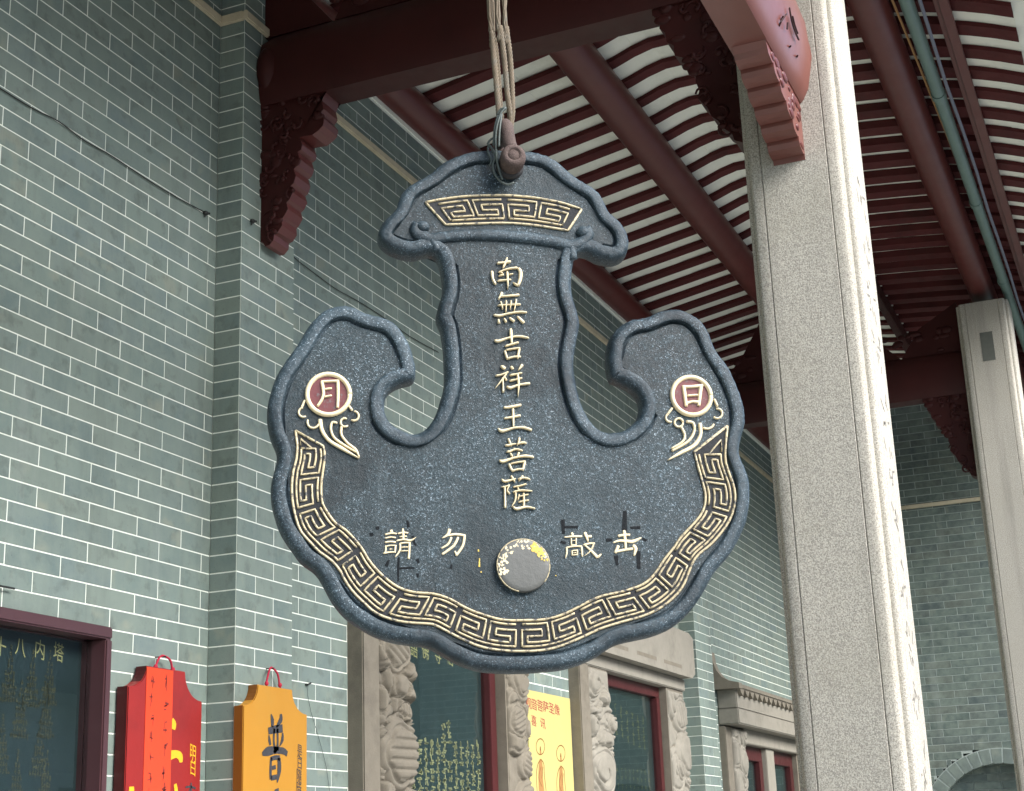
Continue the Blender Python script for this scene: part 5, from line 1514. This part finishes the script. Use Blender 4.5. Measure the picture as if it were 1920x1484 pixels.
YO = 3.040
orn = scoop_board('ochre_board', 'ochre yellow painted board with large black characters, hanging on the pilaster', YO, 0.040, 4.729, 5.171, 4.822, 5.062, 0.552, 0.548, 0.633, ORNG, ORNGS)
TO = (450, 1320, 5.807)
mb = MB()
for pts, wds in (([(335, 112), (350, 180), (350, 255)], [8, 34, 20]), ([(442, 112), (445, 165), (425, 205), (392, 255)], [22, 34, 28, 10]), ([(305, 298), (385, 278), (462, 268)], [36, 42, 44]), ([(372, 270), (365, 400), (380, 510)], [20, 18, 26]), ([(405, 270), (408, 400), (405, 510)], [22, 18, 26]),
                 ([(312, 342), (318, 400), (330, 450)], [10, 26, 18]), ([(462, 318), (460, 390), (428, 462)], [14, 26, 6]), ([(240, 548), (300, 518), (385, 505), (470, 515), (512, 548)], [20, 48, 38, 36, 30]), ([(378, 485), (395, 525)], [50, 40]),
                 ([(338, 585), (330, 700), (332, 825)], [22, 22, 24]), ([(335, 600), (385, 585), (432, 592)], [24, 24, 30]), ([(422, 590), (425, 720), (402, 858)], [32, 38, 10]), ([(345, 700), (388, 688)], [22, 22]), ([(335, 810), (400, 795)], [26, 26]), ([(375, 955), (420, 942)], [20, 26])):
    stroke(mb, TO, pts, [w_ * 1.15 for w_ in wds], 0, 0.0012, planeY(YO), flat=True)
print_mesh(mb, YO).build('large_character', INK, orn)
mb = MB()
for ch, (x, y) in zip('是日隨時', ((648, 520), (648, 652), (642, 785), (640, 925))):
    P = onY(450 + x / 5.807, 1320 + y / 5.807, YO)
    put_glyph(mb, ch, P[0], P[2], 0.036, 0.052 if ch != '日' else 0.038, YO - 0.0012, -0.006)
mb.build('small_characters', INK, orn)
cord_loop(499, 1283, 524, 1286, 509, 1252, YO + 0.02, 'crimson cord loop tying the ochre board to its nail')

# nails, clip and the thin black cable on the brick
m = MB()
pts = [onY(u, v, W - 0.006) for u, v in ((-60, 128), (0, 166), (60, 203), (110, 228), (155, 262), (200, 287), (240, 313), (290, 346), (340, 375), (385, 399))]
m.tube(catmull(pts, 0.03), 0.0024, 6)
tag(m.build('wall_cable', WIRE), 'thin black cable sagging across the upper brick wall left of the pilaster', 'cable')
m = MB()
pts = [onY(u, v, W - 0.006) for u, v in ((533, 463), (556, 487), (590, 513), (628, 541), (664, 561), (700, 583), (735, 607), (770, 632), (822, 661))]
m.tube(catmull(pts, 0.03), 0.0022, 6)
tag(m.build('wall_cable', WIRE), 'thin black cable crossing the brick wall between the pilaster and the gong plate', 'cable')
for (u, v), lab, yy in (((386, 400), 'small black cable clip on the brick beside the inner corner', W), ((474, 415), 'small black cable clip on the pilaster face beside the bracket', PY)):
    P = onY(u, v, yy - 0.008)
    m = MB(); m.lump(P, (0.014, 0.010, 0.009), 8, 6); m.tube([P, P + np.array([-0.01, 0.0, -0.02])], 0.003, 6); m.tube([P, P + np.array([0.02, -0.004, 0.006])], 0.004, 6)
    tag(m.build('cable_clip', WIRE, None, smooth='all'), lab, 'clip')
for (u0, v0), (u1, v1), lab, yy in (((0, 1099), (27, 1104), 'long bent nail in the brick above the glass display case', W - 0.02), ((577, 1284), (583, 1281), 'small black nail with a hanging thread, right of the ochre board', W - 0.012)):
    A, B = onY(u0, v0, yy), onY(u1, v1, yy)
    m = MB(); m.tube([np.array([A[0], W + 0.01, A[2]]), A, B], 0.0035, 6)
    tag(m.build('nail', WIRE), lab, 'nail')
m = MB()
m.tube(catmull([onY(u, v, W - 0.006) for u, v in ((577, 1284), (577, 1305), (583, 1335), (592, 1365), (602, 1400), (612, 1440), (618, 1484), (622, 1530))], 0.02), 0.0009, 5)
tag(m.build('thread', WIREG), 'fine dark thread hanging down the brick right of the ochre board', 'thread')

# ---- display case at the lower left
dc = thing('display_case', 'purple-brown framed glass display case with gold pagoda prints, set in the left brick wall', 'display case', (3.4, W, -1.2))
x0, x1, zt = 2.62, 4.146, 0.772
yf = W - 0.028
for nm, a, b_ in (('top_rail', (x0, yf, zt - 0.040), (x1, W + 0.05, zt)), ('bottom_rail', (x0, yf, -1.2), (x1, W + 0.05, -1.16)), ('side_stile', (x1 - 0.034, yf, -1.16), (x1, W + 0.05, zt - 0.0405)), ('side_stile', (x0, yf, -1.16), (x0 + 0.034, W + 0.05, zt - 0.0405))):
    m = MB(); m.box(a, b_, 0.005); m.build(nm, FRAME, dc)
m = MB(); m.box((x0 + 0.02, W + 0.07, -1.18), (x1 - 0.01, W + 0.12, zt - 0.02)); m.build('back_panel', PANEL, dc)
m = MB(); m.box((x1 - 0.034, W + 0.05, -1.16), (x1 - 0.03, W + 0.10, zt - 0.04)); m.box((x0, W + 0.05, zt - 0.045), (x1, W + 0.10, zt - 0.04)); m.build('case_lining', FRAME, dc)
mb = MB()
for ch, (x, y) in zip('十八内塔', ((5, 395), (155, 405), (300, 420), (440, 440))):
    P = onY(x / 4, 1113 + y / 4, W + 0.068)
    put_glyph(mb, ch, P[0], P[2], 0.050, 0.060, W + 0.068, -0.008)
mb.build('gold_heading', GTEXT, dc)
mb = MB(); rr = random.Random(31)
for i, (x, y, s) in enumerate(((75, 610, 1), (240, 650, 1), (370, 640, 1), (155, 880, 1), (350, 890, 1), (15, 1140, 1), (295, 1170, 1), (125, 1400, 1), (345, 1400, 1), (-90, 880, 1), (-60, 1400, 1), (500, 1430, .0))):
    if s == 0: continue
    P = onY(x / 4, 1113 + y / 4, W + 0.068)
    # a pagoda figure written out of tiny characters: tiers that widen downwards
    for t in range(9):
        wv = 0.010 + 0.0085 * t * (0.75 if t % 2 else 1.0)
        zc = P[2] + 0.085 - t * 0.020
        for j in range(max(1, int(wv / 0.010))):
            xx = P[0] + (j + 0.5) / max(1, int(wv / 0.010)) * wv * 1.1 - wv * 0.55
            scribble(mb, xx, zc, 0.010, 0.016, W + 0.068, rr, 0.24)
mb.build('pagoda_prints', m_plain('faint_gold_print', (0.105, 0.095, 0.05), 0.6, 0.3, 60, 0.0), dc, kind='stuff')
m = MB(); m.box((x0 + 0.03, W + 0.028, -1.165), (x1 - 0.032, W + 0.032, zt - 0.039)); m.build('glass_pane', GLASS, dc)


# ---- stone window surrounds
def carved_strip(root, name, xa, xb, za, zb, y, depth, seed, mat, ragged=0.006):
    rr = random.Random(seed)
    nx, nz = 60, int((zb - za) / 0.0062)
    wdt = xb - xa
    X, Z = np.meshgrid(np.linspace(xa, xb, nx), np.linspace(za, zb, nz))
    hgt = np.zeros_like(X) + 0.10
    hgt += 0.06 * np.sin(X * 40 + 3 * np.sin(Z * 17))
    for _ in range(int((zb - za) / 0.052)):
        cx, cz = rr.uniform(xa, xb), rr.uniform(za, zb)
        R0 = rr.choice((0.07, 0.10, 0.13, 0.17)); ph = rr.uniform(0, 6.28); typ = rr.choice((0, 1, 1, 2)); h0 = rr.uniform(0.45, 1.0); lob = rr.choice((3, 4, 5)); sq = rr.uniform(0.7, 1.2)
        dx, dz_ = (X - cx) * 0.85 * sq, Z - cz
        ang = np.arctan2(dz_, dx)
        d = np.hypot(dx, dz_) / (R0 * (0.86 + 0.14 * np.abs(np.cos(ang * lob / 2 + ph))))
        val = h0 * np.clip(1 - d ** 4, 0, 1) ** 0.6
        val = val - 0.30 * np.exp(-((d - 0.74) / 0.055) ** 2)
        if typ == 1: val = val - 0.38 * np.exp(-((np.mod(ang + ph + d * 7.5, 6.2832) - 3.14) / 0.42) ** 2) * (d < 0.62) * (d > 0.10)
        if typ == 2: val = val - 0.22 * np.exp(-((np.mod(dx * math.cos(ph) / R0 * 4 + dz_ * math.sin(ph) / R0 * 4, 1.0) - 0.5) / 0.14) ** 2) * (d < 0.66)
        rimg = np.exp(-((d - 1.04) / 0.05) ** 2) * 0.18
        hgt = np.where(d < 1, np.maximum(val, 0.0), hgt - rimg)
    fade = np.clip(np.minimum((X - xa), (xb - X)) / 0.02, 0, 1) ** 0.6
    fade = fade * np.clip(np.minimum(Z - za, zb - Z) / 0.02, 0, 1) ** 0.6
    Y = y - depth * hgt * (0.25 + 0.75 * fade)
    edge = np.interp(Z[:, -1], np.linspace(za, zb, 14), [rr.uniform(-ragged, ragged) for _ in range(14)])
    Xj = X + (X - xa) / wdt * edge[:, None]
    vs = [(Xj[j, i], Y[j, i], Z[j, i]) for j in range(nz) for i in range(nx)]
    fs = [(j * nx + i, j * nx + i + 1, (j + 1) * nx + i + 1, (j + 1) * nx + i) for j in range(nz - 1) for i in range(nx - 1)]
    m = MB(); m.add(vs, fs)
    # skirts back to the wall
    for idx in ([j * nx for j in range(nz)], [j * nx + nx - 1 for j in range(nz)]):
        b0 = len(m.v)
        m.v += [(m.v[q][0], y + 0.02, m.v[q][2]) for q in idx]
        m.f += [(idx[q], idx[q + 1], b0 + q + 1, b0 + q) for q in range(len(idx) - 1)]
    return m.build(name, mat, root, smooth='all')


def framed_window(root, xa, xb, zb_, zt_, rail, mat, y0=W + 0.01):
    f = MB()
    f.box((xa, y0, zt_ - rail), (xb, y0 + 0.06, zt_), 0.003); f.build('top_rail', mat, root)
    f = MB(); f.box((xb - rail, y0 - 0.002, zb_), (xb, y0 + 0.06, zt_ - rail - 0.0005), 0.003); f.build('side_stile', mat, root)
    f = MB(); f.box((xa, y0 - 0.002, zb_), (xa + rail, y0 + 0.06, zt_ - rail - 0.0005), 0.003); f.build('side_stile', mat, root)
    f = MB(); f.box((xa, y0 + 0.046, zb_), (xb, y0 + 0.075, zt_)); f.build('back_panel', PANEL, root)
    f = MB(); f.box((xa + rail * 0.9, y0 + 0.028, zb_), (xb - rail * 0.9, y0 + 0.032, zt_ - rail * 0.9)); f.build('glass_pane', GLASS, root)


WZ = -1.50
wa = thing('stone_window', 'carved stone-framed window with gold text on dark glass, below the gong plate', 'window', (6.75, W, WZ), group='carved stone windows of the hall front')
m = MB(); m.box((5.778, W - 0.076, WZ), (5.925, W + 0.18, 1.098), 0.006); m.build('jamb', STONE, wa)
carved_strip(wa, 'carved_jamb', 5.925, 6.245, WZ, 1.08, W - 0.050, 0.062, 3, STONE)
m = MB(); m.box((5.9255, W - 0.048, WZ), (6.235, W + 0.18, 1.098)); m.build('jamb', STONE, wa)
carved_strip(wa, 'carved_jamb', 7.385, 7.640, WZ, 1.08, W - 0.042, 0.050, 8, STONE)
m = MB(); m.box((7.375, W - 0.040, WZ), (7.655, W + 0.18, 1.098)); m.build('jamb', STONE, wa)
m = MB(); m.box((5.76, W - 0.10, 1.10), (7.74, W + 0.18, 1.34), 0.012); m.build('lintel', STONEL, wa)
framed_window(wa, 6.30, 7.36, WZ, 1.095, 0.075, FRAMER)
mb = MB(); yt = W + 0.0550
for ch, (x, y) in zip('語佛寺信', ((545, 440), (630, 460), (725, 490), (815, 505))):
    P = onY(640 + x / 4, 1113 + y / 4 - 6, yt)
    put_glyph(mb, ch, P[0], P[2], 0.075, 0.075, yt, -0.012)
mb.build('gold_heading', GTEXT, wa)
mb = MB(); rr = random.Random(77)
x = 6.43; ci = 0
while x < 7.27:
    topz = {6: 0.62, 7: 0.62}.get(ci, 0.535)
    z = topz + rr.uniform(-0.01, 0.01)
    while z > -0.30:
        if rr.random() < 0.95: scribble(mb, x, z, 0.052, 0.038, yt, rr, 0.19)
        z -= 0.043
    x += 0.066; ci += 1
mb.build('gold_text', m_plain('dim_gold_print', (0.32, 0.29, 0.15), 0.6, 0.3, 60, 0.0), wa, kind='stuff')

po = thing('poster', 'yellow poster with red characters and two printed standing figures, on the brick between stone windows', 'poster', (8.08, W - 0.006, -0.3))
PYP = W - 0.008
m = MB(); m.box((7.745, PYP, -0.5), (8.392, W - 0.0008, 0.862)); m.build('poster_sheet', POSTY, po)
mb = MB()
for ch, (x, y) in zip('观音菩萨圣像', ((1405, 822), (1448, 832), (1491, 842), (1534, 852), (1577, 862), (1618, 872))):
    P = onY(640 + x / 4, 1113 + y / 4, PYP - 0.0008)
    put_glyph(mb, ch, P[0], P[2], 0.084, 0.060, PYP - 0.0008, -0.010)
for ch, (x, y) in zip('喜讯', ((1445, 955), (1512, 975))):
    P = onY(640 + x / 4, 1113 + y / 4, PYP - 0.0008)
    put_glyph(mb, ch, P[0], P[2], 0.074, 0.056, PYP - 0.0008, -0.008)
mb.build('red_characters', POSTR, po)
TPO = (640, 1113, 4.0)
for (cx, cy) in ((1492, 1150), (1645, 1200)):
    mb = MB(); k_ = planeY(PYP)
    stroke(mb, TPO, [(cx + 32 * math.cos(6.283 * i / 20), cy + 60 * math.sin(6.283 * i / 20)) for i in range(21)], [5] * 21, 0, 0.0008, k_, flat=True)
    for s in (-1, 1):
        stroke(mb, TPO, [(cx + 4, cy + 95), (cx + s * 22 + 4, cy + 130), (cx + s * 30, cy + 210), (cx + s * 34 + 10, cy + 340)], [6, 6, 6, 6], 0, 0.0008, k_, flat=True)
    stroke(mb, TPO, [(cx, cy - 2), (cx, cy + 28)], [8, 16], 0, 0.0010, k_, flat=True)
    stroke(mb, TPO, [(cx + 5, cy + 150), (cx - 12, cy + 230), (cx + 12, cy + 300)], [5, 5, 5], 0, 0.0010, k_, flat=True)
    stroke(mb, TPO, [(cx + 20, cy + 150), (cx + 10, cy + 240)], [4, 4], 0, 0.0010, k_, flat=True)
    print_mesh(mb, PYP).build('figure_outline', POSTB, po)
    mb = MB()
    stroke(mb, TPO, [(cx, cy + 12), (cx + 2, cy + 60)], [14, 22], 0, 0.0006, k_, flat=True)
    stroke(mb, TPO, [(cx + 3, cy + 95), (cx + 3, cy + 150), (cx + 3, cy + 240), (cx + 10, cy + 340)], [26, 48, 56, 66], 0, 0.0005, k_, flat=True)
    print_mesh(mb, PYP).build('figure_fill', POSTO, po)

wb = thing('stone_window', 'farther carved stone-framed window with a thick stone lintel, next to the far pilaster', 'window', (9.5, W, WZ), group='carved stone windows of the hall front')
m = MB(); m.box((8.405, W - 0.07, WZ), (8.56, W + 0.18, 1.07), 0.006); m.build('jamb', STONE, wb)
carved_strip(wb, 'carved_jamb', 8.56, 8.96, WZ, 1.06, W - 0.045, 0.058, 14, STONEL)
m = MB(); m.box((8.5605, W - 0.043, WZ), (8.95, W + 0.18, 1.07)); m.build('jamb', STONE, wb)
carved_strip(wb, 'carved_jamb', 10.17, 10.545, WZ, 1.05, W - 0.040, 0.045, 19, STONEL)
m = MB(); m.box((10.16, W - 0.038, WZ), (10.55, W + 0.18, 1.07)); m.build('jamb', STONE, wb)
m = MB(); m.prism([(8.36, 1.19), (8.36, 1.44), (8.46, 1.47), (10.50, 1.47), (10.60, 1.44), (10.60, 1.19), (10.52, 1.155), (8.44, 1.155)], (0, W - 0.125, 0), (1, 0, 0), (0, 0, 1), (0, 0.30, 0)); m.build('lintel', STONEL, wb)
m = MB(); m.box((8.40, W - 0.055, 1.072), (10.56, W + 0.18, 1.154), 0.006); m.build('lintel_course', STONEL, wb)
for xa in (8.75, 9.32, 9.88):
    m = MB(); m.box((xa, W - 0.1255, 1.20), (xa + 0.40, W - 0.120, 1.225)); m.build('groove_shade_strip', STONE, wb)  # thin darker strip on the face, painting the groove's shade
framed_window(wb, 8.985, 10.15, WZ, 1.070, 0.07, FRAMER)
mb = MB(); rr = random.Random(13); yt = W + 0.0550
for i in range(7):
    for k_ in range(4): scribble(mb, 9.25 + i * 0.11, 0.90 - k_ * 0.055 - 0.012 * i, 0.045, 0.05, yt, rr, 0.14)
for i in range(11):
    for k_ in range(18): scribble(mb, 9.18 + i * 0.078, 0.50 - k_ * 0.05, 0.03, 0.03, yt, rr, 0.12)
mb.build('gold_text', m_plain('dim_gold_print_far', (0.17, 0.165, 0.08), 0.6, 0.3, 60, 0.0), wb, kind='stuff')

dr = thing('stone_doorway', 'stone doorway with scalloped eave lintel and upturned horn, beyond the far pilaster', 'doorway', (12.8, W, GROUND))
m = MB(); m.box((11.56, W - 0.05, GROUND), (12.08, W + 0.18, 0.895), 0.006); m.build('jamb', STONE, dr)
carved_strip(dr, 'carved_jamb', 11.72, 12.09, GROUND, 0.89, W - 0.052, 0.040, 23, STONEL)
m = MB(); m.box((11.56, W - 0.165, 0.905), (14.2, W - 0.001, 1.02), 0.008); m.build('lintel', STONEL, dr)
m = MB(); m.box((11.575, W - 0.155, 1.021), (14.2, W - 0.001, 1.17), 0.008); m.build('lintel', STONEL, dr)
m = MB(); m.box((12.06, W - 0.06, 0.79), (14.2, W + 0.18, 0.904), 0.006); m.build('lintel_course', STONEL, dr)
# scalloped drip edge and little roof
m = MB()
pl = []
x = 11.50
pl.append((11.58, 1.20))
x = 11.58
while x < 14.15:
    pl += [(x, 1.165), (x + 0.03, 1.135), (x + 0.075, 1.115), (x + 0.10, 1.135), (x + 0.13, 1.165)]
    x += 0.15
pl += [(14.2, 1.20)]
m.prism(pl, (0, W - 0.185, 0), (1, 0, 0), (0, 0, 1), (0, 0.028, 0)); m.build('scalloped_edge', STONE, dr)
m = MB(); m.add([(11.57, W - 0.195, 1.172), (14.2, W - 0.195, 1.172), (14.2, W - 0.001, 1.185), (11.57, W - 0.001, 1.185), (11.57, W - 0.195, 1.20), (14.2, W - 0.195, 1.20), (14.2, W - 0.001, 1.245), (11.57, W - 0.001, 1.245)],
                [(0, 1, 2, 3), (4, 7, 6, 5), (0, 4, 5, 1), (1, 5, 6, 2), (2, 6, 7, 3), (3, 7, 4, 0)]); m.build('small_roof', STONE, dr)
m = MB(); m.prism([(W - 0.001, 1.45), (W - 0.008, 1.38), (W - 0.03, 1.31), (W - 0.07, 1.255), (W - 0.12, 1.225), (W - 0.20, 1.205), (W - 0.20, 1.165), (W - 0.001, 1.165)], (11.50, 0, 0), (0, 1, 0), (0, 0, 1), (0.09, 0, 0)); m.build('roof_horn', STONE, dr)
framed_window(dr, 12.10, 12.86, GROUND + 0.3, 0.788, 0.11, FRAMER)
m = MB(); m.box((12.862, W - 0.03, GROUND), (13.13, W + 0.18, 0.789), 0.006); m.build('mullion', STONEL, dr)
framed_window(dr, 13.14, 13.95, GROUND + 0.3, 0.788, 0.11, FRAMER)
m = MB(); m.box((13.96, W - 0.03, GROUND), (14.2, W + 0.18, 0.789)); m.build('jamb', STONE, dr)

# ------------------------------------------------------------------ hall across the courtyard (seen only as the dim reflection in the glass)
oh = thing('courtyard_hall', 'grey hall across the courtyard, seen only as a reflection in the window glass', 'hall', (8, -12, GROUND))
m = MB(); m.box((-14, -11.4, GROUND), (30, -11, 3.4)); m.build('hall_wall', PLASTER, oh)
m = MB(); m.prism([(-10.0, 3.0), (-14.5, 6.2), (-14.7, 6.0), (-10.0, 2.8)], (-15, 0, 0), (0, 1, 0), (0, 0, 1), (46, 0, 0)); m.build('hall_roof', TILETOP, oh)  # out of view, raised tall to hold low sky off the upper wall
for i in range(9):
    m = MB(); m.box((-10 + i * 4.5, -10.995, GROUND + 0.2), (-8.4 + i * 4.5, -10.95, 1.4)); m.build('hall_door', FRAMER, oh)
